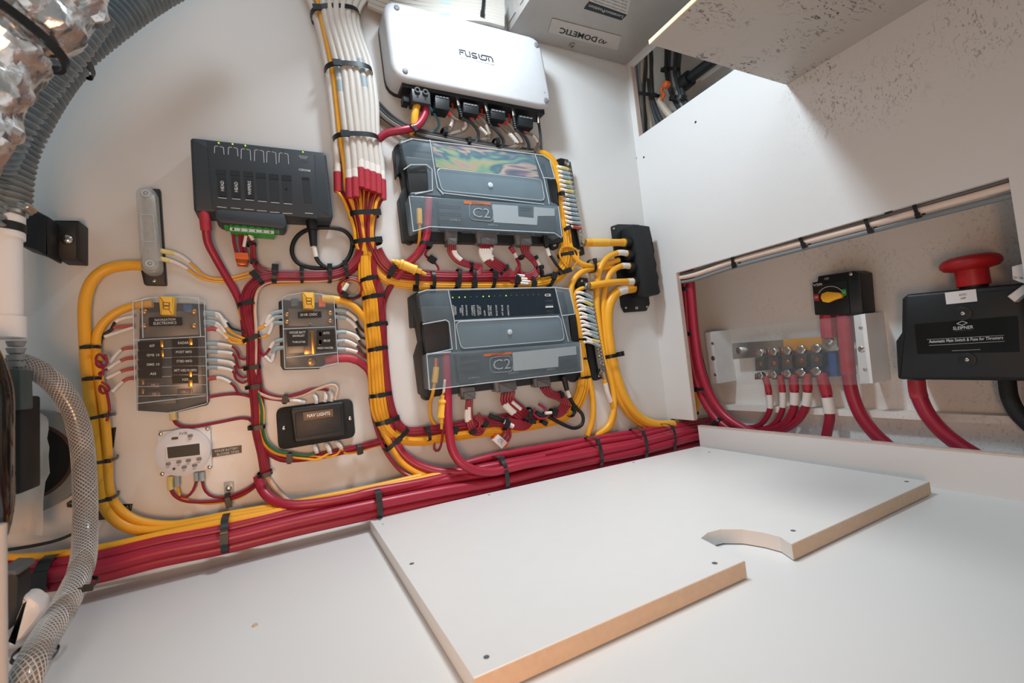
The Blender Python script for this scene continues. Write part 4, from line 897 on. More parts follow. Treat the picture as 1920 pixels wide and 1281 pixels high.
for i, (a, b, c, d) in enumerate([((866, 221), (885, 232), (897, 250), (880, 272)), ((918, 234), (935, 250), (944, 265), (930, 280)), ((967, 243), (985, 258), (992, 275), (975, 285))]):
    W([a+(.04,), b+(.035,), (c[0], c[1], .025), ((c[0]+d[0])/2+3, d[1]-3, .018), d+(.014,), (d[0]-40, d[1]-6, .014)], 5.5, CHAR, f'{ORD[i]} charcoal braided audio lead from the left looping below the amplifier', name='audio_lead', cat='cable')
W([(1011, 236, .035), (1014, 262, .025), (1015, 290, .018)], 5, CHAR, 'straight dark lead dropping from the right end of the amplifier', name='audio_lead', cat='cable')
WP = [[(826, 205), (845, 215), (848, 225), (842, 240), (832, 250)], [(834, 206), (850, 222), (872, 230), (868, 243), (838, 252)], [(878, 214), (890, 232), (906, 245), (915, 258), (900, 262)], [(890, 214), (905, 226), (914, 240), (918, 255), (905, 264)],
      [(930, 225), (945, 243), (960, 258), (968, 272), (950, 278)], [(940, 225), (957, 238), (972, 255), (978, 270), (960, 280)], [(980, 238), (985, 248), (1000, 255), (1008, 270), (1000, 284)]]
for i, p in enumerate(WP):
    for k in range(2):
        q_ = [(x+k*3.5, y+k*1.2, .036-.005*j) for j, (x, y) in enumerate(p)]
        W(q_, 4.5, TAUP, f'{("left", "right")[k]} taupe speaker wire of the {ORD[i]} pair from the left under the amplifier', name='speaker_wire', cat='wire', sl=[(0, .14, mat('red_boot', 'c23a34', .4), 'boot', 1.5), (.45, .68, SLV, 'label_sleeve', 1.45)] if k == 0 or i == 4 else [(0, .12, MATS['red_boot'], 'boot', 1.5)], step=.004)
W([(847, 190, .03), (850, 205, .03)], 4, MATS['red_boot'], 'short red wire beside the first audio plug', name='wire'); W([(903, 203, .03), (905, 222, .03)], 4, MATS['red_boot'], 'short red wire beside the second audio plug', name='wire'); W([(954, 212, .03), (956, 230, .03)], 4, MATS['red_boot'], 'short red wire beside the third audio plug', name='wire')
ties([(830, 243, 834, 256), (875, 262, 878, 273), (927, 262, 931, 276)], 'on the dark run under the amplifier', b=.012, w=6, h=.018)

# ------------------------------------------------------------------ run towards the left: red harness
bundle([(676, 470, 12, .024), (668, 488, 11, .022), (650, 505, 11, .02), (620, 515, 11, .018), (570, 517, 11, .018), (518, 517, 12, .018), (488, 524, 13, .018), (467, 542, 14, .018), (459, 570, 14, .02), (462, 600, 13, .02), (471, 634, 14, .02), (472, 690, 14, .02), (476, 726, 14, .02), (480, 770, 13, .02), (481, 805, 12, .02), (490, 850, 10, .02), (496, 890, 9, .02)],
       [(.95, -.004, 7, DRED), (.6, .002, 7, DRED), (.25, .006, 7.5, DRED), (-.1, .006, 7.5, DRED), (-.45, .003, 7, DRED), (.4, -.008, 7, DRED), (-.2, -.008, 7, DRED)], 'the red harness between the fuse blocks', 'top', n=8)
W([(668, 498, .018), (640, 520, .018), (600, 527, .018), (520, 528, .018), (494, 534, .02), (481, 552, .022), (478, 580, .024), (480, 620, .026), (479, 680, .026), (478, 722, .026), (488, 738, .024), (520, 748, .018), (560, 744, .014), (600, 728, .02), (622, 722, .026), (632, 728, .028), (628, 750, .026)], 5.5, CRM, 'cream wire following the red harness and arching over the nav lights terminal box')
W([(640, 524, .012), (560, 531, .012), (500, 534, .012)], 4, YEL, 'thin yellow wire just under the red harness at its top')
W([(383, 398, .04), (386, 425, .04), (390, 455, .03), (405, 485, .02), (425, 520, .014), (445, 556, .012), (456, 590, .010), (462, 640, .008)], 14, RED, 'thick red cable dropping from the left end of the slate switching module', name='power_cable', n=12, sl=[(0, .14, SHR, 'heat_shrink', 1.28)])
W([(300, 470, .02), (335, 478, .014), (362, 498, .012), (385, 518, .012), (420, 523, .012), (470, 511, .014), (480, 512, .014)], 5, YEL, 'upper thin yellow wire running from the covered busbar to the red harness', sl=[(.0, .12, PALEY, 'crimp_sleeve', 1.8), (.13, .27, SLV, 'label_sleeve', 1.4)])
W([(300, 485, .02), (328, 492, .014), (352, 505, .012), (380, 523, .010), (420, 528, .010), (470, 518, .012), (480, 518, .014)], 5, YEL, 'lower thin yellow wire running from the covered busbar to the red harness', sl=[(.0, .10, PALEY, 'crimp_sleeve', 1.8), (.11, .25, SLV, 'label_sleeve', 1.4)])
W([(486, 522, .012), (462, 540, .014), (450, 570, .016), (452, 600, .016)], 4.5, YEL, 'thin yellow wire hugging the outer bend of the red harness')
ties([(645, 494, 650, 524, {'w': 6}), (617, 500, 618, 530, {'w': 6}), (565, 505, 566, 530), (516, 503, 514, 531, {'w': 8}), (476, 516, 492, 534, {'w': 8})], 'round the level part of the red harness', 'right', h=.02, b=.016, head=.1, hs=1.4)
ties([(445, 575, 477, 568), (456, 642, 488, 630), (457, 692, 489, 688), (460, 728, 491, 724), (465, 803, 497, 799), (483, 892, 510, 884)], 'round the upright part of the red harness', 'top', h=.022, b=.02, w=7, head=.7)
tie(478, 905, 490, 915, 'black cable tie on the thin timer wires at the foot of the red harness', h=.014, b=.01, w=6, head=.8)
# slate module outlets
for i, (a, b, c) in enumerate([((437, 436), (439, 455), (444, 478)), ((451, 437), (450, 455), (455, 478)), ((457, 438), (456, 455), (462, 478))]):
    W([a+(.035,), b+(.03,), c+(.022,)], 6, DRED, f'{ORD[i]} short red wire from the left into the orange lever connector', sl=())
W([(462, 438, .035), (468, 450, .03), (472, 470, .024), (474, 490, .02), (482, 506, .018), (500, 514, .018)], 6, DRED, 'left red wire curving from the green strip down to the red harness')
W([(466, 438, .035), (474, 450, .03), (477, 470, .024), (479, 488, .02), (490, 502, .018), (515, 510, .018)], 6, DRED, 'right red wire curving from the green strip down to the red harness', sl=[(.02, .2, SLV, 'label_sleeve', 1.3)])
W([(461, 442, .04), (457, 463, .036)], 5.5, SLV, 'short white printed sleeve beside the orange lever connector', name='label_sleeve', cat='sleeve')
lc_ = thing('lever_connector', 'orange and clear lever connector hanging under the green terminal strip', 'connector', M.at(452, 485, .02))
Geo().prism(M, [(440, 473), (465, 474), (467, 487), (441, 485)], .012, .032, bev=.001).obj('lever_block', ORG, lc_); Geo().prism(M, [(441, 485), (466, 487), (463, 497), (444, 496)], .012, .03, bev=.001).obj('clear_end', COPP, lc_)
ties([(463, 459, 480, 459), (470, 491, 483, 494)], 'on the red wires below the green strip', 'top', h=.022, b=.009, w=5, head=.4)
nt_ = thing('network_cable', 'black network cable with threaded plug looping below the slate switching module', 'cable', M.at(585, 420, .03))
Geo().cyl(M.at(583, 408, .03), M.at(586, 432, .03), .0105, 18).obj('plug', RUB, nt_); Geo().cyl(M.at(586, 432, .03), M.at(588, 462, .028), .0085, 16, .0065).obj('strain_relief', RUB, nt_)
Geo().tube(spline(path([(588, 462, .028), (591, 478, .026), (600, 494, .022), (618, 503, .02), (640, 498, .018), (656, 478, .016), (660, 452, .014), (645, 433, .014), (615, 427, .014), (580, 430, .014), (556, 445, .014), (547, 470, .014), (557, 492, .014), (582, 502, .014), (612, 503, .016)], .02, M)), .0042, 10).obj('jacket', RUB, nt_)
Geo().tube(spline(path([(588, 462, .028), (592, 482, .026)], .02, M)), .005, 10).obj('label_sleeve', SLV, nt_)

# ------------------------------------------------------------------ central trunk: yellow and dark red
T_ = [(684, 480, 9, .024), (686, 525, 11, .024), (694, 557, 12, .024), (698, 609, 13, .024), (703, 654, 13, .024), (709, 740, 14, .022), (714, 775, 14, .02)]
TY = [(a-1, b, c, d) for a, b, c, d in T_]
bundle(TY+[(726, 805, 10, .018), (750, 822, 9, .016), (790, 826, 8, .016), (830, 820, 8, .016), (880, 813, 8, .015), (930, 806, 8, .015), (1000, 796, 8, .015), (1050, 783, 9, .015), (1078, 762, 10, .015), (1092, 730, 10, .015), (1094, 700, 9, .015), (1090, 660, 7, .014), (1086, 620, 5, .014), (1080, 580, 4, .014)],
       [(-.9, 0, 6.5, YEL), (-.45, .005, 6.5, YEL), (0, .007, 6.5, YEL), (.45, .005, 6.5, YEL), (.9, 0, 6.5, YEL)], 'the yellow trunk passing under the lower module', 'left')
bundle([(700, 480, 6, .02), (704, 525, 7, .02), (712, 557, 7, .02), (717, 609, 6, .02), (720, 654, 5, .02), (728, 740, 6, .02), (740, 785, 7, .018), (762, 808, 7, .018), (800, 808, 8, .018), (850, 802, 9, .017), (900, 793, 9, .017), (960, 785, 9, .017), (1010, 780, 7, .017)],
       [(-.8, 0, 6.5, DRED), (-.3, .005, 6.5, DRED), (.3, .005, 6.5, DRED), (.8, 0, 6.5, DRED)], 'the dark red trunk beside the yellow one', 'left')
W([(768, 490, .02), (745, 520, .018), (728, 545, .014), (718, 575, .012), (718, 620, .01)], 11, DRED, 'thick dark red cable joining the central trunk from the upper output module', name='power_cable')
W([(804, 372, .042), (802, 415, .044), (799, 446, .05), (785, 474, .045), (762, 497, .03), (742, 522, .02)], 15, RED, 'thick red cable coming out of the bottom left of the upper output module', name='power_cable', n=12)
tie(788, 456, 808, 463, 'black cable tie on the thick red cable just under the upper module', h=.055, b=.012, w=7, head=.7)
W([(786, 392, .04), (787, 425, .04), (786, 452, .035), (782, 475, .02), (776, 495, .012)], 6, YEL, 'yellow lead under the left end of the upper output module', sl=[(0, .25, LYEL, 'crimp', 1.8)])
ties([(676, 528, 708, 522), (680, 561, 721, 555), (688, 612, 726, 607), (690, 658, 726, 652), (693, 744, 734, 737)], 'round the upright yellow and red central trunk', 'top', h=.026, b=.02, w=7, head=.45)
ties([(702, 796, 748, 782, {'head': .5}), (720, 845, 764, 803, {'head': .5})], 'round the curved foot of the central trunk', 'top', h=.024, b=.02, w=8)
# foot of the trunk
W([(697, 655, .012), (700, 740, .014), (712, 790, .016), (735, 838, .02), (760, 872, .028), (800, 892, .04), (850, 896, .05)], 13, YEL, 'thick yellow cable sweeping from the central trunk down into the floor bundle', name='power_cable', n=12)
W([(722, 740, .01), (732, 800, .014), (745, 838, .02), (775, 868, .03), (820, 884, .045), (870, 884, .06), (940, 872, .07), (1020, 858, .07)], 17, RED, 'thick red cable sweeping from the central trunk to the right along the floor bundle', name='power_cable', n=12)
W([(694, 745, .010), (703, 795, .012), (722, 845, .018), (750, 882, .028), (775, 896, .04)], 7, DRED, 'outermost dark red printed cable on the left edge of the trunk foot')
W([(836, 664, .042), (837, 700, .044), (839, 745, .052), (841, 800, .062), (850, 848, .074), (876, 876, .084), (920, 885, .088), (980, 872, .088), (1050, 860, .085), (1115, 849, .08), (1200, 833, .075), (1300, 808, .07), (1340, 800, .06)], 17, RED, 'thick red cable dropping from the lower module onto the floor bundle', name='power_cable', n=12)
# inline yellow fuse holders
def fuseholder(label, pts, h):
    o = thing('inline_fuse_holder', label, 'fuse holder', M.at(*pts[0], h)); S = [M.at(x, y, h) for x, y in pts]
    prof = [(0, .003), (.10, .004), (.12, .0065), (.22, .0065), (.25, .0105), (.30, .0115), (.33, .0095), (.40, .0102), (.62, .0102), (.66, .0115), (.70, .0115), (.72, .0065), (.84, .0065), (.86, .004), (1, .003)]
    P = [S[0].lerp(S[-1], f) for f, _ in prof]
    Geo().tube(P, .01, 16, rs=[r for _, r in prof]).obj('body', LYEL, o); return o
fuseholder('yellow inline fuse holder lying slanted on the red run below the upper module', [(733, 488), (799, 514)], .036)
fuseholder('upright yellow inline fuse holder beside the thick red cable under the lower module', [(832, 733), (828, 805)], .05)
W([(834, 712, .06), (832, 736, .055)], 5, SLV, 'short white sleeve on top of the upright yellow fuse holder', name='label_sleeve', cat='sleeve')
W([(831, 802, .04), (828, 830, .03), (822, 845, .022), (814, 842, .018), (816, 820, .018), (818, 808, .018), (808, 802, .018), (796, 803, .018)], 4.5, DRED, 'thin red wire looping below the upright yellow fuse holder')
W([(818, 672, .04), (817, 700, .04), (812, 735, .04), (806, 760, .02), (808, 785, .016), (818, 800, .014)], 6.5, YEL, 'yellow lead under the left end of the lower output module', sl=[(0, .12, COPP, 'ring_terminal', 1.6), (.14, .34, LYEL, 'crimp', 1.8)])
W([(807, 462, .03), (797, 478, .02), (812, 490, .016), (822, 503, .016), (818, 514, .018), (800, 518, .02)], 4, DRED, 'thin red wire curling round a black tie above the red run', sl=[(.85, 1, SLV, 'label_sleeve', 1.6)])
tie(803, 484, 815, 492, 'round black cable tie head on the curling thin red wire', h=.018, b=.006, w=7, head=.5, hs=1.6)

# ------------------------------------------------------------------ run below the upper output module
UR = [(704, 470, 11, .024), (716, 492, 11, .022), (735, 508, 11, .02), (770, 516, 10, .02), (820, 519, 9, .02), (880, 520, 9, .02), (940, 519, 9, .02), (985, 521, 8, .018)]
bundle(UR, [(.9, 0, 6.5, DRED), (.45, .005, 6.5, DRED), (0, .007, 6.5, DRED), (-.45, .005, 6.5, DRED), (-.9, 0, 6.5, DRED)], 'the red run below the upper module', 'top')
bundle([(694, 472, 5, .018), (703, 500, 6, .016), (722, 522, 7, .015), (760, 532, 8, .015), (820, 534, 8, .015), (900, 535, 8, .015), (980, 534, 8, .015), (1030, 526, 8, .015), (1054, 508, 10, .015), (1062, 480, 10, .015), (1060, 440, 9, .014), (1054, 400, 8, .014), (1050, 360, 7, .014), (1045, 325, 6, .014), (1032, 298, 5, .014), (1012, 284, 4, .014)],
       [(.9, 0, 6, YEL), (.45, .005, 6, YEL), (0, .006, 6, YEL), (-.45, .005, 6, YEL), (-.9, 0, 6, YEL)], 'the yellow run below the upper module', 'top')
ties([(727, 522, 741, 490, {'head': .25}), (779, 540, 778, 508, {'head': .0}), (811, 541, 809, 510, {'head': .0}), (853, 542, 860, 506, {'head': .2}), (884, 543, 886, 505, {'head': .2}), (921, 542, 924, 505, {'head': .6}), (962, 542, 966, 515, {'head': .5}), (994, 543, 996, 520, {'head': .3}), (1027, 538, 1034, 516, {'head': .8})], 'round the run under the upper module', h=.02, b=.018, w=7, hs=1.5)
def tails(desc, starts, via, end, m=DRED, w_=5, h0=.03, sleeves=None, h1=.026):
    for i, s in enumerate(starts):
        f = (i-(len(starts)-1)/2)
        q = [(s[0], s[1], h0)]+[(x+f*dx, y+f*dy, h1) for x, y, dx, dy in via]+[(end[0]+f*end[2], end[1]+f*end[3], .024)]
        W(q, w_, m, f'{ORD[i]} red wire from the left {desc}', sl=sleeves(i) if sleeves else (), step=.005)
tails('out of the leftmost plug under the upper module', [(841, 458), (845, 459), (849, 459), (853, 459)], [(848, 475, 4, 0), (862, 490, 2.5, -2), (885, 498, 1, -2.5), (902, 503, .5, -3), (897, 513, -2, -1)], (885, 517, 0, -2), sleeves=lambda i: [(.12, .34, SLV, 'label_sleeve', 1.5)] if i > 1 else ())
tails('out of the widest plug under the upper module', [(904, 457), (909, 457), (914, 457), (919, 457), (925, 457)], [(910, 476, 4.5, 0), (920, 490, 4, -2), (940, 503, 3, -3), (954, 514, 2.5, -2)], (964, 530, 2, 0), sleeves=lambda i: [(.12, .34, SLV, 'label_sleeve', 1.5)])
tails('out of the right plug under the upper module', [(977, 459), (982, 459), (987, 459), (992, 459)], [(986, 474, 3.5, 0), (1002, 490, 2.5, -1), (1008, 504, 2.5, 1), (1000, 516, 2, 2.5)], (978, 522, 1, 3), sleeves=lambda i: [(.35, .52, SLV, 'label_sleeve', 1.5)] if i == 3 else ())
W([(956, 464, .03), (964, 474, .026), (970, 488, .024), (974, 500, .024), (966, 512, .022), (962, 518, .022)], 6, DRED, 'spare red wire with a shrink-capped end between the plugs under the upper module', sl=[(0, .14, SHR, 'end_cap', 1.3), (.2, .32, SLV, 'label_sleeve', 1.2)])
W([(974, 484, .022), (984, 480, .022), (996, 483, .022), (1004, 494, .022)], 6, DRED, 'red wire arching between the right plug and the spare capped wire')
W([(966, 515, .022), (972, 500, .022), (980, 516, .022), (995, 520, .022), (1008, 512, .022)], 5, DRED, 'red wire looping low beside the capped spare wire')
for i, (x, y) in enumerate(((973, 516), (978, 522), (984, 527), (980, 531))): W([(x-6, y, .03), (x+10, y+1.5, .03)], 5, SLV, f'{ORD[i]} loose white printed sleeve from the top at the right end of the red run', name='label_sleeve', cat='sleeve')
ties([(881, 491, 884, 503, {'b': .008, 'w': 4}), (938, 514, 951, 498, {'b': .012}), (1004, 503, 1018, 502, {'b': .01}), (973, 482, 979, 485, {'b': .006}), (1002, 482, 1004, 486, {'b': .006, 'w': 4})], 'on the wires just under the upper module', h=.026, w=5)
tie(1012, 503, 1017, 520, 'long cut end of a black cable tie beside the red wire loop', h=.028, b=.003, w=5)
for j, (a, pl_) in enumerate((([(1021, 438), (1024, 463), (1026, 466), (1034, 482), (1050, 505), (1060, 512)], 'upper'), ([(1057, 706), (1063, 732), (1068, 745), (1078, 762), (1092, 778), (1092, 795), (1078, 803), (1060, 798), (1035, 785), (1018, 775)], 'lower'))):
    o = thing('network_cable', f'black network cable with threaded plug leaving the right end of the {pl_} output module', 'cable', M.at(*a[0], .03))
    Geo().cyl(M.at(*a[0], .03), M.at(*a[1], .03), .008, 16, .006).obj('plug', RUB, o)
    Geo().tube(spline(path(a[1:], .026, M)), .0038 if j == 0 else .0045, 10).obj('jacket', RUB, o)
    Geo().tube(spline(path([a[1], a[2]] if j else [(1025, 466), (1030, 480)], .027, M)), .0056, 10).obj('label_sleeve', SLV, o)
tie(1046, 514, 1064, 508, 'black cable tie where the upper network cable meets the yellow run', h=.022, b=.012, w=7, head=.9)
W([(1020, 518, .026), (1036, 514, .026), (1052, 509, .026)], 5, RUB, 'black taped stub lying over the yellow run near the upper network cable', name='taped_stub', cat='wire')
# small yellow loops
W([(1062, 500, .026), (1050, 480, .026), (1052, 466, .026), (1066, 463, .026), (1082, 470, .024), (1084, 485, .022), (1076, 500, .022), (1066, 512, .02)], 4, YEL, 'thin yellow wire looping in front of the yellow run near the large right cables')
tie(1048, 480, 1068, 477, 'black cable tie round the yellow run beside the thin yellow loop', h=.02, b=.016, w=6, head=.9)
tie(1056, 432, 1066, 428, 'black cable tie at the back of the yellow run, low on the upper ground busbar', h=.018, b=.012, w=6)
tie(1041, 367, 1056, 366, 'black cable tie on the yellow run halfway up the upper ground busbar', h=.018, b=.012, w=6)
# ring terminal wires
cols_ = [PALEY, PALEB, PALEB, PALEY, PALEB, PALEY, PALEB, PALEB, PALEB, PALEB, PALEB, PALEB, PALEB, ROSE]
for i in range(14):
    f = i/13; y = 314+f*110; x = 1043+f*16; xe = 1065+f*24
    W([(x-4, y+16, .014), (x-3, y+3, .016), (x+3, y-1, .022), (x+12, y+1, .026), (xe, y+4, .025)], 4.6, YEL, f'{ORD[i]} yellow earth wire from the top on the upper ground busbar', name='earth_wire', cat='wire', step=.004, sl=[(.38, .72, SLV, 'label_sleeve', 1.25), (.68, .98, cols_[i], 'crimp_sleeve', 1.45)])
for i in range(13):
    f = i/12; y = 551+f*92; x = 1080+f*15; xe = 1107+f*17
    W([(x-5, y+16, .014), (x-3, y+2, .016), (x+3, y-2, .022), (x+13, y+(2 if i % 2 else -1), .026), (xe, y+6, .025)], 4.6, YEL, f'{ORD[i]} yellow earth wire from the top on the lower ground busbar', name='earth_wire', cat='wire', step=.004, sl=[(.34, .68, SLV, 'label_sleeve', 1.25), (.66, .97, PALEY if i in (2, 11) else PALEB, 'crimp_sleeve', 1.45)])
# ------------------------------------------------------------------ big yellow cables on the right
W([(1097, 455, .03), (1108, 455, .03), (1140, 455, .03), (1180, 455, .03)], 14, YEL, 'straight thick yellow cable from the upper ground busbar to the junction box', name='power_cable', n=12, sl=[(0, .12, TIN, 'cable_lug', .9), (.14, .5, LYEL, 'heat_shrink', 1.1), (.84, .9, LYEL, 'heat_shrink', 1.1)])
W([(1184, 477, .03), (1160, 474, .03), (1136, 486, .028), (1123, 512, .026), (1119, 560, .022), (1123, 610, .02), (1131, 660, .018), (1141, 700, .016), (1158, 745, .014), (1180, 778, .014), (1205, 799, .02)], 11, YEL, 'thick yellow printed cable from the second entry of the black junction box', name='power_cable', n=12, sl=[(.04, .08, SLV, 'label_sleeve', 1.06), (0, .035, LYEL, 'heat_shrink', 1.15)])
W([(1188, 500, .03), (1165, 499, .03), (1145, 512, .028), (1136, 535, .024), (1131, 575, .022), (1135, 640, .02), (1142, 690, .018), (1151, 740, .016), (1150, 775, .014), (1140, 800, .012), (1118, 818, .012)], 11, YEL, 'thick yellow cable from the third entry of the black junction box', name='power_cable', n=12, sl=[(.04, .08, SLV, 'label_sleeve', 1.06), (0, .035, LYEL, 'heat_shrink', 1.15)])
W([(1192, 528, .034), (1160, 529, .036), (1130, 532, .036), (1106, 536, .03)], 13, YEL, 'thick yellow cable from the black junction box to the lower ground busbar', name='power_cable', n=12, sl=[(.08, .2, SLV, 'label_sleeve', 1.04), (0, .08, LYEL, 'heat_shrink', 1.1), (.9, 1, TIN, 'cable_lug', .9)])
W([(1188, 540, .026), (1160, 546, .026), (1144, 566, .026), (1139, 600, .024), (1143, 645, .022), (1153, 695, .02), (1170, 745, .02), (1195, 780, .024), (1225, 796, .03), (1262, 797, .036)], 19, YEL, 'thickest yellow cable sweeping from the black junction box down to the floor bundle', name='power_cable', n=14, sl=[(.06, .11, SLV, 'label_sleeve', 1.04)])
W([(1160, 488, .02), (1135, 495, .02), (1108, 499, .02), (1088, 494, .02), (1074, 478, .018), (1068, 458, .016)], 11, YEL, 'thick yellow cable bending left from behind the junction box and up to the upper run', name='power_cable', n=12)
W([(1146, 502, .018), (1120, 504, .018), (1095, 508, .018), (1078, 522, .018), (1070, 545, .018), (1074, 572, .016), (1080, 600, .012), (1090, 650, .010), (1102, 700, .012), (1111, 745, .014), (1111, 785, .014), (1101, 818, .014)], 11, YEL, 'thick yellow cable passing left of the lower ground busbar', name='power_cable', n=12)
W([(1102, 540, .026), (1090, 541, .022), (1078, 550, .018), (1074, 570, .016)], 7, YEL, 'yellow cable from the top stud of the lower ground busbar turning left', sl=[(0, .15, TIN, 'cable_lug', 1)])
W([(1130, 698, .026), (1134, 715, .024), (1140, 740, .02), (1150, 765, .016), (1152, 780, .014), (1142, 803, .014), (1116, 820, .014)], 8, YEL, 'yellow cable from the bottom stud of the lower ground busbar', sl=[(0, .08, TIN, 'cable_lug', 1.1), (.18, .38, SLV, 'label_sleeve', 1.15)])
W([(1158, 735, .008), (1172, 770, .008), (1198, 800, .01)], 4, YEL, 'thin yellow wire behind the thickest yellow cable')
ties([(1107, 488, 1111, 511, {'w': 6, 'head': .2}), (1135, 670, 1160, 664, {'w': 7, 'head': .95, 'b': .02})], 'on the big yellow cables near the black junction box', 'top', h=.024, b=.018)
ties([(1082, 637, 1096, 638), (1092, 673, 1102, 673), (1080, 710, 1107, 706)], 'on the yellow wires beside the lower ground busbar', 'top', h=.018, b=.014, w=4)

# ------------------------------------------------------------------ outlets of the lower output module
tails('out of the leftmost plug under the lower module', [(876, 750), (880, 749), (884, 748)], [(879, 768, 4, 0), (880, 788, 5, 1), (888, 808, 3, -4), (900, 808, -3, -4), (904, 793, -4, 0)], (893, 780, -3, 3), w_=6.5, sleeves=lambda i: [(.16, .36, SLV, 'label_sleeve', 1.3)] if i < 2 else ())
tails('out of the widest plug under the lower module', [(942, 738), (948, 737), (954, 736), (960, 735), (964, 734)], [(952, 752, 5, -2), (968, 768, 5, -3), (985, 782, 4, -3)], (996, 793, 3, -1), w_=6, sleeves=lambda i: [(.28, .55, SLV, 'label_sleeve', 1.35)] if i in (0, 1, 3) else ())
tails('out of the right plug under the lower module', [(1014, 727), (1019, 726), (1024, 725), (1029, 724)], [(1030, 738, 3, -2), (1050, 745, 2, -3), (1060, 757, 4, 0), (1052, 772, 3, 3)], (1036, 778, 0, 4), w_=5.5)
for i in range(5): W([(998-i*1.5, 793+i*.5, .03), (986, 800-i*3+4, .03), (965, 804-i*4, .03), (945, 800-i*4, .028), (925, 798-i*3.6, .024), (880, 796-i*3, .02)], 5.5, DRED, f'{ORD[i]} red wire from the bottom in the sagging knot under the lower module')
W([(1003, 768, .03), (1000, 776, .034), (1012, 785, .034), (1024, 784, .034), (1027, 776, .034), (1020, 765, .034), (1010, 758, .034)], 5, RED, 'thin red wire curling up with a bare white end above the tie knot', sl=[(0, .06, SLV, 'bare_end', .8)])
W([(950, 805, .026), (952, 815, .024), (945, 825, .022), (938, 830, .02)], 5, RED, 'left red wire into the small orange plug'); W([(943, 803, .026), (945, 812, .024), (939, 820, .022), (932, 826, .02)], 5, RED, 'far left red wire into the small orange plug')
W([(955, 806, .026), (957, 817, .024), (953, 826, .022), (946, 834, .02)], 5, RED, 'right red wire into the small orange plug')
oc = thing('lever_connector', 'small orange and white connector hanging below the yellow run', 'connector', M.at(936, 827, .016))
Geo().prism(M, [(930, 812), (937, 815), (928, 826), (925, 822)], .01, .024, bev=.001).obj('orange_end', ORG, oc); Geo().prism(M, [(934, 814), (952, 830), (941, 842), (924, 826)], .01, .026, bev=.001).obj('body', PWHT, oc); Geo().prism(M, [(949, 829), (955, 831), (949, 839), (944, 838)], .01, .024, bev=.001).obj('orange_end', ORG, oc)
text('VMG\nCUT6', M, (932, 826), (940, 834), (937, 820), .027, DPRINT, oc)
W([(917, 779, .03), (930, 784, .032), (944, 789, .03)], 9, RUB, 'black taped splice lying on the red wires under the lower module', name='taped_splice', cat='wire'); W([(946, 791, .034), (962, 800, .034)], 9, SLV, 'white printed sleeve below the black taped splice', name='label_sleeve', cat='sleeve')
W([(1005, 774, .03), (1018, 780, .032), (1030, 778, .03)], 9, RUB, 'black taped joint beside the curling red wire', name='taped_splice', cat='wire'); W([(1022, 775, .036), (1034, 774, .036)], 6, SLV, 'white sleeve on the black taped joint', name='label_sleeve', cat='sleeve')
ties([(750, 826, 805, 806, {'w': 1}),], 'unused', w=1) if False else None
ties([(803, 826, 797, 801, {'head': .9}), (846, 812, 850, 800, {'head': .5, 'w': 7}), (880, 812, 889, 806, {'b': .01}), (901, 800, 911, 788, {'b': .014}), (941, 806, 947, 782, {'w': 7}), (978, 788, 994, 766, {'w': 6}), (984, 789, 1000, 790, {'b': .018}), (1020, 795, 1012, 790, {'b': .012}), (1034, 778, 1037, 768, {'b': .012, 'w': 7}), (1066, 781, 1071, 764, {'head': .95, 'w': 7}), (1049, 734, 1052, 747, {'b': .008, 'w': 5})], 'along the run under the lower module', h=.024, b=.02, w=6, hs=1.4)

# ------------------------------------------------------------------ yellow pair at far left
W([(268, 498, .022), (238, 498, .02), (200, 505, .018), (172, 528, .018), (159, 570, .018), (160, 640, .018), (166, 720, .02), (174, 790, .022), (182, 860, .024), (191, 930, .024), (210, 968, .026), (245, 990, .03), (300, 995, .036), (360, 985, .042), (425, 972, .046), (560, 950, .05), (690, 925, .05), (800, 897, .05), (850, 888, .05)], 20, YEL, 'thick yellow cable from the covered busbar, outer one of the far left pair', name='power_cable', n=14, sl=[(0, .022, LYEL, 'heat_shrink', .95), (.024, .05, YEL, 'heat_shrink', 1.06)])
W([(286, 570, .02), (250, 574, .018), (212, 590, .018), (186, 618, .018), (180, 650, .018), (186, 710, .02), (196, 780, .022), (202, 850, .024), (205, 920, .024), (225, 955, .026), (262, 977, .03), (320, 984, .034), (380, 975, .038), (425, 966, .04), (560, 942, .044), (690, 916, .044), (790, 893, .044)], 15, YEL, 'yellow cable from the large fuse block, inner one of the far left pair', name='power_cable', n=14)
ties([(152, 653, 188, 651), (156, 712, 192, 709)], 'round the upper part of the far left yellow pair', 'top', h=.02, b=.014, w=6)
ties([(132, 794, 210, 777), (136, 867, 216, 860), (134, 941, 218, 929)], 'binding the braided hose to yellow cables', 'top', h=.03, b=.04, w=6, head=.95)
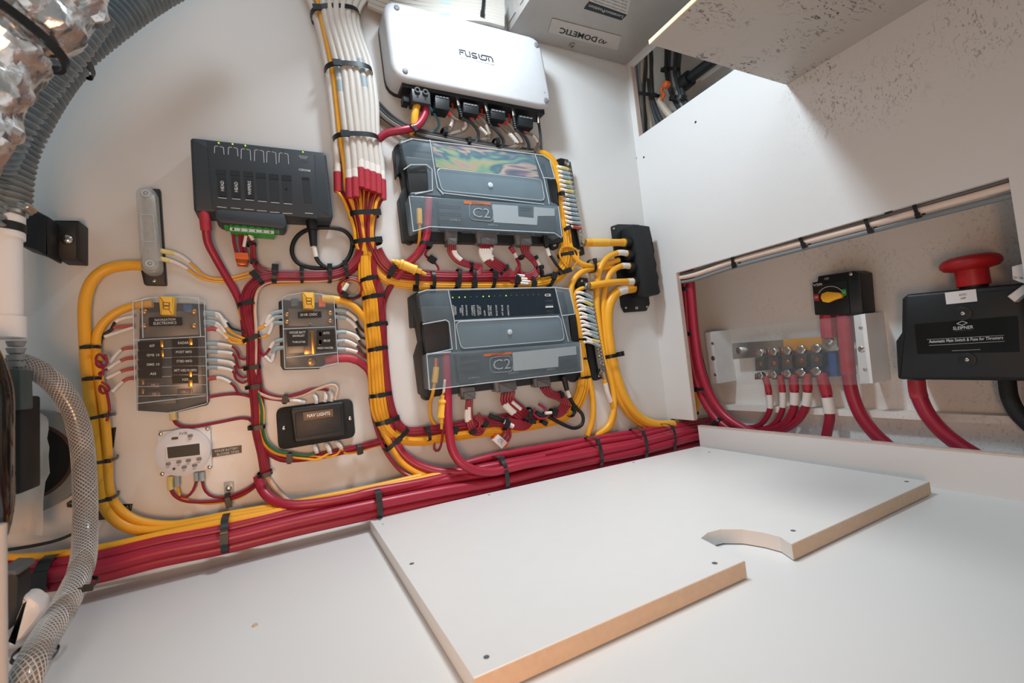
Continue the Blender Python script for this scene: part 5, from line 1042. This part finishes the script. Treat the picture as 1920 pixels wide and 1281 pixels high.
# small red curls by the left wires
for i, pts in enumerate([[(202, 680), (196, 672), (186, 664), (180, 672), (184, 684), (194, 688), (201, 680), (197, 664)], [(196, 690), (185, 688), (180, 680), (188, 678), (194, 695), (190, 706), (186, 700), (190, 698)], [(200, 738), (196, 728), (188, 723), (187, 732), (193, 738), (202, 735), (205, 728), (198, 720), (190, 716)], [(200, 735), (203, 750), (205, 770), (200, 790)]]):
    W([(x, y, .036+.001*k) for k, (x, y) in enumerate(pts)], 4.5, DRED, f'{ORD[i]} thin red curl from the top hanging on the inner far left yellow cable')
for i, (a, b, c) in enumerate([((252, 593), (222, 600), None), ((251, 611), (213, 615), None), ((251, 614), (196, 632), None), ((252, 652), (228, 656), (205, 680)), ((253, 671), (230, 675), (197, 695)), ((253, 691), (231, 695), (200, 710)), ((254, 709), (234, 713), (210, 735))]):
    p = [a+(.016,), b+(.016,)] + ([c+(.02,)] if c else [(b[0]-8, b[1]+8, .016)])
    W(p, 4, DRED if c else BLK, f'{ORD[i]} short wire from the top on the left side of the large fuse block', sl=[(0, .42, ROSE, 'crimp_sleeve', 1.6), (.42, .95, SLV, 'label_sleeve', 1.5)] if c else [(0, .8, ROSE if i == 1 else SLV, 'label_sleeve', 1.6)], step=.004)
W([(222, 600, .014), (214, 606, .014), (208, 618, .014), (195, 627, .014), (188, 640, .012)], 4.5, BLK, 'upper black wire between the large fuse block and the yellow pair'); W([(214, 616, .014), (205, 622, .014), (192, 633, .014), (189, 645, .012)], 4, BLK, 'lower black wire between the large fuse block and the yellow pair')
# right side of the large fuse block to the harness
RR = [([(382, 586), (404, 588), (412, 592), (420, 606), (432, 622), (455, 634), (462, 636)], YEL), ([(382, 589), (405, 592), (428, 608), (436, 616), (462, 624)], BLK), ([(383, 603), (400, 604), (414, 612), (425, 628), (445, 637), (462, 640)], YEL), ([(384, 606), (408, 612), (428, 632), (452, 642), (462, 643)], YEL),
      ([(384, 619), (402, 617), (420, 628), (434, 642), (462, 645)], YEL), ([(387, 645), (404, 645), (435, 650), (446, 662), (450, 672), (461, 674)], DRED), ([(387, 660), (404, 660), (436, 664), (444, 680), (448, 690), (460, 688)], DRED), ([(388, 676), (404, 676), (436, 682), (445, 700), (456, 708), (462, 706)], DRED), ([(388, 690), (404, 689), (436, 696), (442, 710), (455, 718), (464, 714)], DRED), ([(389, 711), (412, 709), (436, 721), (446, 736), (452, 740)], DRED)]
for i, (p, m) in enumerate(RR):
    W([(x, y, .018+.002*min(k, 3)) for k, (x, y) in enumerate(p)], 4.6, m, f'{ORD[i]} wire from the top leaving the right side of the large fuse block', step=.004, sl=[(0, .22, ROSE if i in (4, 9) else PALEB, 'crimp_sleeve', 1.7), (.24, .55, SLV, 'label_sleeve', 1.5)])
W([(385, 746, .02), (400, 743, .018), (430, 739, .018), (455, 740, .018), (475, 748, .018), (482, 770, .016)], 6, DRED, 'red wire from the lower right corner of the large fuse block into the harness')
W([(324, 772, .014), (326, 788, .014), (338, 799, .014), (365, 800, .014), (410, 792, .014), (455, 784, .014), (472, 790, .016), (480, 808, .016)], 6, DRED, 'red wire from the bottom of the large fuse block sagging into the harness', sl=[(0, .1, PALEY, 'crimp_sleeve', 1.9)])
# timer wires
W([(320, 893, .012), (319, 912, .012), (328, 930, .012), (350, 940, .012), (390, 941, .012), (430, 936, .014), (465, 922, .016), (487, 903, .018), (494, 880, .018)], 6, DRED, 'lowest red wire from the leftmost timer terminal to the harness', sl=[(0, .09, PALEY, 'crimp_sleeve', 1.7)])
W([(332, 892, .012), (333, 912, .012), (342, 934, .012), (380, 944, .010), (420, 941, .012), (455, 930, .012), (485, 906, .016), (492, 885, .016)], 4.5, YEL, 'yellow wire from the timer to the harness', sl=[(0, .09, PALEB, 'crimp_sleeve', 1.9)])
W([(367, 886, .012), (368, 902, .012), (362, 920, .014), (350, 932, .014), (338, 930, .014)], 5, DRED, 'short red jumper wire curling under the timer', sl=[(0, .3, PALEB, 'crimp_sleeve', 1.7)])
W([(378, 885, .012), (379, 902, .012), (386, 922, .012), (402, 932, .012), (430, 931, .014), (465, 916, .016), (490, 895, .018)], 5, DRED, 'red wire from the rightmost timer terminal to the harness', sl=[(0, .13, PALEB, 'crimp_sleeve', 1.7)])
tie(426, 926, 430, 945, 'black cable tie on the clear wire mount below the timer label', h=.014, b=.01, w=8, head=.9, hs=1.3)
# terminal box wiring
W([(483, 728, .02), (492, 744, .018), (520, 750, .016), (545, 752, .016)], 5, DRED, 'lower red wire passing over the top left of the nav lights terminal box'); W([(486, 722, .02), (500, 738, .018), (530, 745, .016), (560, 738, .016), (600, 730, .014), (616, 732, .016)], 5.5, DRED, 'upper red wire arching above the nav lights terminal box'); W([(545, 744, .016), (580, 731, .014), (605, 728, .014)], 5, DRED, 'short red wire behind the arching cream wire')
for i, p in enumerate([[(543, 752), (556, 752), (572, 755)], [(587, 741), (592, 746), (593, 757)], [(607, 736), (611, 744), (608, 754)], [(618, 734), (623, 742), (621, 753)]]): W([(x, y, .02) for x, y in p], 7, SLVC, f'{ORD[i]} clear crimped wire end from the left on top of the nav lights terminal box', name='crimp_sleeve', cat='wire', sl=[(.3, .7, SLV, 'label_sleeve', 1.05)])
for i, p in enumerate([[(588, 834), (592, 842), (594, 850)], [(610, 832), (616, 840), (619, 851)], [(628, 829), (636, 834), (640, 842)]]): W([(x, y, .02) for x, y in p], 8, SLVC, f'{ORD[i]} clear crimped wire end from the left under the nav lights terminal box', name='crimp_sleeve', cat='wire', sl=[(.3, .8, SLV, 'label_sleeve', 1.05)])
W([(478, 738, .026), (486, 760, .026), (486, 800, .026), (494, 830, .024), (512, 848, .022), (540, 856, .02), (570, 860, .02), (595, 862, .02), (612, 853, .02), (620, 848, .02)], 5, YEL, 'yellow wire curving under the nav lights terminal box, lower one', step=.005)
W([(484, 738, .028), (490, 765, .028), (492, 800, .028), (500, 828, .026), (518, 845, .024), (545, 851, .022), (575, 855, .02), (590, 850, .02), (594, 846, .02)], 4.5, GRW, 'green wire curving under the nav lights terminal box', step=.005)
W([(483, 735, .024), (494, 770, .024), (494, 805, .024), (504, 834, .022), (525, 850, .02), (560, 853, .018), (610, 857, .018), (632, 852, .018), (640, 842, .018), (648, 850, .016), (668, 848, .014), (700, 838, .012), (716, 834, .01)], 4.5, YEL, 'yellow wire weaving below the nav lights terminal box to the trunk', step=.005)
bundle([(482, 810, 4, .02), (496, 840, 4, .02), (520, 858, 4, .018), (545, 862, 4, .016), (600, 855, 5, .014), (660, 842, 5, .014), (700, 832, 5, .014), (720, 827, 4, .014)], [(-.8, 0, 5.5, DRED), (0, .003, 5.5, DRED), (.8, 0, 5.5, DRED)], 'the thin link under the nav lights box', 'bottom')
ties([(536, 740, 533, 757), (543, 849, 542, 869), (672, 834, 674, 852)], 'on the wires round the nav lights terminal box', 'left', h=.02, b=.012, w=7, hs=1.5)
# small fuse block wiring
for i, (p, m) in enumerate([([(530, 584), (514, 587), (504, 594), (498, 606), (490, 614), (476, 617)], YEL), ([(530, 594), (514, 596), (506, 604), (497, 612), (480, 620)], YEL), ([(531, 606), (512, 606), (508, 616), (500, 630), (482, 633)], YEL), ([(531, 637), (514, 642), (506, 653), (498, 664), (486, 668)], DRED), ([(532, 652), (516, 655), (512, 668), (508, 679), (500, 672), (492, 664), (486, 652), (482, 640)], DRED)]):
    W([(x, y, .018) for x, y in p], 4.5, m, f'{ORD[i]} wire from the top leaving the left side of the small fuse block', step=.004, sl=[(0, .3, PALEB, 'crimp_sleeve', 1.8), (.33, .62, SLV, 'label_sleeve', 1.5)])
for i, (p, m) in enumerate([([(628, 582), (645, 583), (654, 588), (666, 598), (674, 614), (684, 623), (692, 624)], BLK), ([(628, 594), (645, 596), (656, 602), (666, 612), (674, 630), (684, 635), (694, 633)], BLK), ([(630, 624), (646, 623), (668, 631), (676, 645), (688, 655), (697, 655)], mat('brown_wire', '4a2a22', .4)), ([(630, 641), (650, 640), (671, 651), (678, 662), (688, 668)], MATS['brown_wire']), ([(632, 655), (652, 656), (673, 662), (682, 670), (690, 673)], DRED)]):
    W([(x, y, .018) for x, y in p], 4.5, m, f'{ORD[i]} wire from the top leaving the right side of the small fuse block', step=.004, sl=[(0, .26, PALEB, 'crimp_sleeve', 1.8), (.28, .58, SLV, 'label_sleeve', 1.6)])
W([(604, 560, .022), (630, 562, .024), (655, 569, .026), (676, 588, .026), (690, 612, .02), (696, 650, .012)], 13, YEL, 'thick yellow cable bending from the small fuse block into the trunk', name='power_cable', n=12, sl=[(0, .2, LYEL, 'heat_shrink', 1.12)])
W([(610, 676, .022), (640, 672, .024), (662, 674, .024), (682, 686, .02), (694, 702, .012), (700, 740, .01)], 13, RED, 'thick red cable bending from the small fuse block into the trunk', name='power_cable', n=12, sl=[(0, .42, SHR, 'heat_shrink', 1.15)])
# coiled spare wires
for i, (m, r0) in enumerate(((DRED, 22), (YEL, 20), (DRED, 24), (YEL, 18), (DRED, 20))):
    W([(658+r0*math.cos(a), 541+r0*.86*math.sin(a), .016+.003*i) for a in [math.pi*2*k/12+i for k in range(12)]], 4.5, m, f'{ORD[i]} turn from the wall in the small red and yellow coil left of the trunk', name='wire_coil', cat='wire')
W([(652, 532, .034), (644, 545, .034)], 8, SLV, 'white printed sleeve inside the small red and yellow coil', name='label_sleeve', cat='sleeve')
tie(640, 550, 652, 560, 'black cable tie on the lower left of the small coil', h=.024, b=.014, w=6); W([(642, 554, .034), (662, 557, .034), (674, 552, .034)], 6, RUB, 'black wire end lying across the bottom of the small coil')

# ------------------------------------------------------------------ floor bundle
FB = [(-40, 1068), (60, 1068), (180, 1050), (300, 1020), (425, 995), (560, 962), (700, 932), (820, 908), (940, 888), (1030, 866), (1115, 848), (1200, 832), (1292, 808), (1330, 800)]
rows = [(-3, .06, 19, RED), (14, .078, 20, RED), (30, .07, 19, RED)]
for i, (dy, h, w_, m) in enumerate(rows):
    W([(x, y+dy*(1.0 if x > 900 else 1.05), h) for x, y in FB], w_, m, f'{ORD[i]} long thick red cable from the top along the floor bundle', name='power_cable', n=14)
W([(x, y+24, .045) for x, y in FB], 19, RED, 'thick red cable at the back underside of the floor bundle', name='power_cable', n=12)
W([(-40, 1046, .05), (60, 1046, .05), (180, 1030, .05), (300, 1004, .055), (425, 978, .058), (560, 951, .058), (690, 920, .056), (800, 896, .052), (850, 884, .045)], 15, YEL, 'long yellow cable lying on top of the floor bundle at left', name='power_cable', n=12)
W([(484, 893, .02), (492, 918, .03), (512, 938, .045), (548, 947, .062), (600, 943, .068), (660, 932, .07), (700, 922, .07), (800, 903, .062), (900, 878, .05), (1000, 858, .045), (1115, 832, .045), (1200, 818, .045), (1292, 797, .045), (1330, 792, .045)], 16, RED, 'thick red cable curving out of the foot of the red harness', name='power_cable', n=14)
W([(500, 893, .012), (512, 912, .012), (528, 930, .016), (545, 944, .02)], 9, CRM, 'thick cream wire leaving the harness foot behind the red curve')
W([(860, 874, .03), (920, 858, .03), (1000, 843, .03), (1115, 824, .03), (1200, 810, .035), (1292, 794, .04), (1330, 788, .04)], 14, RED, 'uppermost red printed cable at the back of the floor bundle on the right', name='power_cable', n=12)
W([(1262, 795, .036), (1284, 783, .035), (1297, 779, .04)], 10, mat('olive_cable', '6c5c34', .45), 'olive cable going through the wall notch above the floor bundle', name='power_cable')
ties([(97, 1042, 92, 1100, {'w': 20, 'b': .034}), (424, 966, 425, 1032, {'w': 12, 'b': .036}), (703, 913, 708, 968, {'w': 10, 'b': .036, 'head': .2}), (932, 856, 940, 916, {'w': 8, 'b': .04, 'head': .05}), (1107, 820, 1115, 876, {'w': 7, 'b': .036, 'head': .1}), (1192, 804, 1197, 862, {'w': 6, 'b': .036, 'head': .1}), (1247, 795, 1250, 848, {'w': 5, 'b': .034, 'head': .1})], 'round the thick red floor bundle', 'left', h=.058, m=mat('floor_tie', '23292b', .35), hs=1.1)
W([(10, 1032, .1), (60, 1024, .09), (105, 1014, .08), (140, 1000, .06)], 6, RUB, 'thin black hose along the top of the floor bundle at far left', name='thin_hose', cat='hose')
# ------------------------------------------------------------------ right-hand recess
def RH(x): return RB.at  # placeholder
R9 = RB
# mounting blocks
def block(label, front, side_w, h1=.075):
    o = thing('standoff_block', label, 'block', R9.at(*front[0], h1)); g = Geo(); q = [R9.two(R9.at(x, y, h1)) for x, y in front]
    g.prism2(R9, [q[0], q[1], q[2], q[3]], .0, h1, r=0, bev=.001); g.obj('body', PWHT, o); return o
lb = block('white standoff block left of the fuse row in the recess', [(1322, 624), (1334, 622), (1348, 719), (1334, 720)], 40)
for x, y in ((1336, 644), (1337, 672), (1341, 703)): screw(R9, x, y, .0755, 3 if y != 672 else 4.5, lb, TIN, dome=.001)
rb = block('white standoff block right of the thick red cable in the recess', [(1600, 592), (1622, 588), (1637, 719), (1612, 720)], 50)
for x, y in ((1614, 615), (1615, 655), (1622, 693)): screw(R9, x, y, .0755, 3.4 if y != 655 else 6, rb, MET, dome=.0015)
ac_ = thing('acrylic_shield', 'clear acrylic sheet spanning the two white standoff blocks', 'shield', R9.at(1340, 620, .078))
Geo().prism(R9, [(1333, 622), (1612, 590), (1630, 722), (1342, 721)], .0762, .0782, bev=.0003).obj('sheet', CLR2, ac_)
bb = thing('fuse_busbar', 'row of five fuses on a tinned busbar in the recess', 'fuse row', R9.at(1480, 655, .03))
Geo().prism(R9, [(1372, 644), (1590, 629), (1592, 655), (1374, 674)], .028, .034, bev=.0008).obj('busbar', TIN, bb)
Geo().disc(R9, 1384, 658, .034, .044, 7, 6, dome=.001).obj('bolt', MET, bb)
Geo().prism(R9, [(1444, 668), (1566, 660), (1570, 706), (1448, 712)], .008, .03, bev=.001).obj('blue_base', BLU, bb)
Geo().prism(R9, [(1468, 636), (1545, 631), (1548, 655), (1470, 660)], .034, .038, bev=.0008).obj('amber_strip', AMBC, bb)
Geo().prism(R9, [(1540, 631), (1568, 629), (1570, 650), (1560, 656), (1542, 654)], .034, .04, bev=.001).obj('lug', TIN, bb)
Geo().disc(R9, 1553, 640, .04, .048, 8, 6, dome=.002).obj('bolt', MET, bb)
FX = [(1424, 0), (1449, 0), (1475, 0), (1501, 0), (1530, 0)]
for i, (x, _) in enumerate(FX):
    yt = 663-(x-1424)*.075; k = 1+i*.05; dx = 4
    f = Geo().prism(R9, [(x-9*k, yt+8), (x+9*k, yt+7), (x+10*k, yt+32), (x-8*k, yt+33)], .034, .052, bev=.002).obj('fuse_body', mat(['fuse_green', 'fuse_brown', 'fuse_olive', 'fuse_umber', 'fuse_slate'][i], ['26382e', '3a3028', '35352a', '3a2c22', '2c3236'][i], .4), bb)
    Geo().disc(R9, x+1, yt+20, .052, .0525, 4, 12).obj('rating_mark', COPP, f)
    for yy, s_ in ((yt-1, 1), (yt+42, 1)):
        Geo().prism(R9, [(x-9*k, yy-4), (x+9*k, yy-5), (x+9*k, yy+6), (x-9*k, yy+7)], .034, .04, bev=.001).obj('copper_tab', COPP, f)
        Geo().disc(R9, x, yy, .04, .052, 7.5*k, 6, dome=.002).obj('nut', MET, f)
for i, (pts, w_) in enumerate([([(1434, 706), (1439, 722), (1443, 745), (1444, 765), (1436, 785), (1418, 800), (1385, 803)], 10), ([(1462, 704), (1466, 722), (1468, 745), (1467, 768), (1458, 788), (1440, 802), (1410, 806)], 10), ([(1487, 702), (1489, 722), (1490, 745), (1488, 768), (1476, 790), (1452, 804), (1430, 807)], 14), ([(1513, 700), (1514, 722), (1514, 745), (1508, 770), (1492, 792), (1466, 808), (1450, 810)], 14), ([(1540, 700), (1548, 730), (1553, 755), (1556, 780), (1552, 805), (1546, 830), (1540, 862), (1536, 890)], 17)]):
    W([(x, y, .040) for x, y in pts], w_, RED, f'{ORD[i]} red cable from the left leaving the fuse row in the recess', pl=R9, name='power_cable', n=12, sl=[(0, .2, SHR, 'heat_shrink', 1.12), (.24, .38, SLV, 'label_sleeve', 1.15)])
sw = thing('battery_breaker', 'black battery breaker with yellow lever above the fuse row', 'breaker', R9.at(1570, 552, .03))
Geo().prism(R9, [(1533, 518), (1600, 508), (1612, 512), (1618, 585), (1612, 592), (1527, 591), (1522, 530), (1532, 528)], .012, .062, r=.003, bev=.003).obj('housing', BLK2, sw)
Geo().prism(R9, [(1526, 533), (1588, 526), (1594, 588), (1530, 590)], .061, .0645, r=.003, bev=.001).obj('face', mat('breaker_face', '0f1416', .3), sw)
Geo().prism(R9, [(1540, 551), (1550, 547), (1562, 548), (1573, 549), (1579, 554), (1577, 559), (1566, 562), (1552, 568), (1542, 566), (1538, 558)], .064, .072, r=.003, bev=.0015).obj('lever', YEL, sw)
g = Geo(); P = [R9.at(1558+24*math.cos(a), 556+19*math.sin(a), .065) for a in [math.pi*1.1+k*math.pi*.75/10 for k in range(11)]]
for p, q_ in zip(P, P[1:]): g.cyl(p, q_, .0007, 5)
g.obj('printed_arc', PRINT, sw)
Geo().prism(R9, [(1577, 543), (1586, 542), (1587, 554), (1580, 555)], .0645, .0652, bev=0).obj('green_mark', GRN, sw); Geo().prism(R9, [(1526, 552), (1535, 551), (1536, 564), (1527, 565)], .0645, .0652, bev=0).obj('red_mark', RUSH, sw)
text('VSR', R9, (1524, 537.5), (1543, 535), (1524, 533), .0648, PRINT, sw, .02); text('OFF', R9, (1527.5, 561), (1534.5, 560), (1527, 556), .0655, PRINT, sw); text('ON', R9, (1579.5, 551), (1585.5, 550.4), (1579, 546.5), .0655, PRINT, sw)
text('100', R9, (1546, 525), (1554, 524), (1546, 521), .0625, PRINT, sw); screw(R9, 1595, 514, .0625, 3.6, sw)
W([(1552, 590, .04), (1553, 610, .04), (1555, 634, .042)], 27, SHR, 'wide flat red strap between the breaker and the busbar', pl=R9, name='busbar_strap', cat='strap', h=.04)
W([(1583, 592, .05), (1586, 640, .052), (1590, 690, .05), (1597, 735, .05), (1612, 775, .05), (1635, 808, .05), (1662, 834, .05), (1692, 858, .05), (1722, 885, .05), (1745, 925, .05)], 23, RED, 'thickest red cable falling from the breaker to the recess floor', pl=R9, name='power_cable', n=14, sl=[(.02, .33, SHR, 'heat_shrink', 1.08)])
# main switch box
mb = thing('main_switch_box', 'large black automatic main switch box under a red mushroom button', 'switch box', R9.at(1800, 640, .03))
BH2 = .10
Geo().prism(R9, [(1690, 560), (1700, 552), (1925, 530), (1990, 530), (1996, 716), (1682, 712), (1678, 640), (1689, 624)], .02, BH2, r=.006, bev=.006, seg=3).obj('housing', BLK2, mb)
Geo().prism(R9, [(1714, 608), (1908, 592), (1912, 660), (1720, 664)], BH2-.001, BH2+.0008, r=.002, bev=0).obj('name_plate', mat('gloss_black', '101416', .15), mb)
text('SLEIPNER', R9, (1787, 619), (1825, 616), (1787, 613), BH2+.001, PRINT, mb, .01); text('Automatic Main Switch & Fuse for Thrusters', R9, (1742, 643.5), (1881, 636), (1742, 638), BH2+.001, PRINT, mb, .012); text('THRUSTER SYSTEMS', R9, (1790, 622), (1823, 619.4), (1790, 620), BH2+.001, DGRY, mb)
for a, b in (((1738, 637), (1882, 629)), ((1742, 648), (1884, 640)), ((1785, 658), (1838, 655.5))):
    g = Geo(); g.cyl(R9.at(*a, BH2+.001), R9.at(*b, BH2+.001), .0003, 4); g.obj('printed_line', PRINT, mb)
g = Geo(); P = [R9.at(x, y, BH2+.001) for x, y in ((1794, 607), (1804, 602.5), (1814, 605.5), (1804, 610))]
for p, q_ in zip(P, P[1:]+P[:1]): g.cyl(p, q_, .0006, 4)
g.obj('emblem', PRINT, mb)
s_ = Geo().prism(R9, [(1772, 549), (1830, 542), (1833, 565), (1775, 571)], BH2-.002, BH2+.0012, bev=0, hp=BH2).obj('white_sticker', PWHT, mb)
text('AUTO', R9, (1798, 555.5), (1812, 554), (1798, 551.5), BH2+.0014, DPRINT, s_); text('OFF', R9, (1801, 562), (1811, 561), (1801, 558), BH2+.0014, DPRINT, s_)
for x, y in ((1805, 588), (1813, 675)):
    Geo().disc(R9, x, y, BH2-.003, BH2+.002, 13, 20).obj('screw_boss', RUB, mb); Geo().disc(R9, x, y, BH2+.0015, BH2+.003, 3.6, 10, dome=.001).obj('screw', MET, mb)
c = R9.at(1826, 540, .07)
kb = thing('stop_button', 'red mushroom push button on top of the black switch box', 'button', c)
Geo().cyl(c+V((0, 0, -.012)), c+V((0, 0, .0165)), .019, 28).obj('collar', RUB, kb); Geo().cyl(c+V((0, 0, .004)), c+V((0, 0, .038)), .0225, 32).obj('stem', RUSH, kb)
g = Geo(); rings = [[c+V((rr*math.cos(2*math.pi*k/40), rr*math.sin(2*math.pi*k/40), z)) for k in range(40)] for rr, z in ((.024, .032), (.036, .035), (.041, .041), (.041, .047), (.037, .053), (.028, .057), (.012, .059))]
g.loft(rings).obj('mushroom_head', RUSH, kb)
W([(1718, 712, .06), (1722, 740, .06), (1738, 775, .06), (1765, 808, .06), (1800, 836, .06), (1840, 862, .06), (1872, 895, .06), (1890, 945, .06)], 27, RED, 'thick red cable curving out from under the black switch box', pl=R9, name='power_cable', n=14, sl=[(0, .14, SHR, 'heat_shrink', 1.06)])
W([(1888, 712, .06), (1893, 745, .06), (1908, 775, .06), (1930, 798, .06), (1965, 830, .06), (1990, 880, .06), (2000, 950, .06)], 24, RUB, 'thick black cable under the right part of the black switch box', pl=R9, name='power_cable', n=14, sl=[(0, .5, BLK3, 'heat_shrink', 1.08)])
wc = thing('white_connector', 'white plug cluster at the right edge beside the switch box', 'connector', R9.at(1905, 520, .12))
Geo().prism(R9, [(1896, 500), (1925, 492), (1960, 500), (1960, 530), (1920, 532), (1898, 524)], .105, .14, bev=.002).obj('housing', PWHT, wc); Geo().prism(R9, [(1888, 556), (1918, 534), (1930, 544), (1902, 567)], .105, .125, bev=.002).obj('plug', PWHT, wc)
text('12V 10A', R9, (1900, 523), (1918, 524), (1900, 518), .1405, DPRINT, wc)
# left red pair and companions in the recess
R8 = RW(1.03)
bundle([(1288, 505, 11, .0), (1292, 560, 11, .0), (1298, 630, 12, .0), (1307, 690, 13, .0), (1324, 740, 14, .0), (1350, 780, 14, .0), (1385, 806, 13, .0), (1430, 826, 12, .0)], [(-.6, 0, 14, RED), (.5, .004, 15, RED)], 'the upright red pair in the recess', 'left', pl=R8, n=12)
W([(1296, 520, .0), (1305, 600, 0), (1318, 680, 0), (1340, 745, 0), (1372, 790, 0), (1400, 805, 0)], 5, RUB, 'thin black cable right of the upright red pair', pl=RW(1.06), name='wire')
bundle([(1297, 515, 4, .0), (1290, 600, 4, 0), (1290, 680, 5, .0), (1300, 730, 6, .0), (1304, 765, 6, .0), (1292, 790, 6, 0)], [(-.6, 0, 6, YEL), (.6, 0, 6, YEL)], 'the yellow pair at the recess left end', 'left', pl=RW(1.06))
ties([(1277, 542, 1298, 541), (1285, 628, 1307, 625), (1293, 731, 1332, 728), (1343, 800, 1352, 785)], 'round the upright red pair in the recess', 'top', pl=R8, h=0, b=.016, w=6)
tie(1292, 772, 1308, 775, 'black cable tie on the yellow pair low in the recess', pl=RW(1.06), h=0, b=.01, w=6)
# cables along the top lip of the recess
bundle([(1262, 524, 9, .0), (1300, 518, 9, .0), (1375, 493, 10, 0), (1508, 457, 11, 0), (1634, 424, 12, 0), (1725, 399, 14, 0), (1830, 371, 16, 0), (1930, 343, 18, 0)], [(.9, 0, 8, GRY), (.25, .004, 12, mat('pinkish_cable', 'e2cfc2', .45)), (-.75, .0, 10, mat('slate_cable', '7c8488', .45))], 'the cables hung along the top edge of the recess', 'top', pl=RW(1.006), h=0, n=10)
ties([(1378, 480, 1382, 500), (1504, 442, 1514, 463), (1626, 405, 1638, 436), (1718, 380, 1728, 408)], 'on the cables along the recess top edge', 'left', pl=RW(1.006), h=0, b=.012, w=6, head=.9)
Geo().prism(RW(.9875), [(1658, 399), (1672, 395), (1673, 398), (1659, 402)], -.003, .0005, bev=0).obj('tape_piece', BLK); tag(bpy.data.objects['tape_piece'], 'tiny black scrap of tape on the top edge of the recess', 'tape')
# ------------------------------------------------------------------ upper cut-out
R7 = RW(1.07)
for i, (m, w_, p) in enumerate([(GRY, 9, [(1192, 60), (1194, 130), (1200, 200), (1206, 280)]), (mat('blue_grey_cable', '8f9ca0', .45), 8, [(1197, 60), (1200, 130), (1206, 200), (1208, 280)]), (mat('ivory_cable', 'c9bfae', .45), 6, [(1204, 60), (1204, 130), (1202, 200), (1204, 280)]), (CHAR, 6, [(1208, 60), (1211, 110), (1208, 160), (1210, 200), (1212, 280)]), (MATS['ivory_cable'], 7, [(1212, 60), (1218, 120), (1214, 170), (1216, 210), (1226, 270)]), (CHAR, 6, [(1216, 60), (1222, 110), (1220, 160), (1224, 200), (1240, 260)]),
                      (CHAR, 8, [(1216, 80), (1214, 130), (1220, 180), (1230, 220), (1250, 260)]), (CHAR, 7, [(1220, 90), (1222, 150), (1226, 190), (1240, 225), (1260, 260)]), (MATS['ivory_cable'], 12, [(1232, 180), (1240, 195), (1255, 215), (1280, 240)])]):
    W([(x, y, 0) for x, y in p], w_, m, f'{ORD[i]} upright cable from the left seen in the upper cut-out', pl=R7, name='data_cable', cat='cable')
for i in range(5):
    W([(1250+i*6, 60, 0), (1250+i*6, 100, 0), (1250+i*5.5, 135, .0), (1256+i*5.5, 165, 0), (1268+i*5, 195, 0), (1290+i*5, 225, 0)], 8, (CHAR, BLU if False else CHAR, GHOSE, CHAR, CHAR)[i], f'{ORD[i]} cable from the left in the dark bunch behind the upper cut-out', pl=RW(1.10), name='data_cable', cat='cable')
ties([(1197, 173, 1232, 182, {'pl': RW(1.05), 'w': 7, 'head': .95})], 'x')if False else None
tie(1196, 175, 1234, 180, 'black cable tie round the pale upright cables in the upper cut-out', pl=RW(1.06), h=0, b=.016, w=6, head=.95)
ties([(1242, 132, 1272, 130), (1258, 186, 1285, 182)], 'round the dark cable bunch in the upper cut-out', 'top', pl=RW(1.09), h=0, b=.016, w=6)
og = thing('orange_clip', 'small orange plastic clip on the dark cables in the upper cut-out', 'clip', RW(1.06).at(1244, 170))
Geo().disc(RW(1.06), 1247, 158, -.004, .008, 6.5, 14, dome=.004).obj('round_head', ORG, og); Geo().tube(spline(path([(1243, 160, 0), (1240, 172, 0), (1246, 178, 0), (1240, 186, 0)], 0, RW(1.06))), .0045, 10).obj('hook', ORG, og)
W([(1280, 158, 0), (1302, 140, 0), (1345, 108, 0)], 20, RUB, 'short thick black hose at the back of the upper cut-out', pl=RW(1.11), name='hose', cat='hose', n=16, sl=[(0, .25, BLK2, 'elbow', 1.5)])
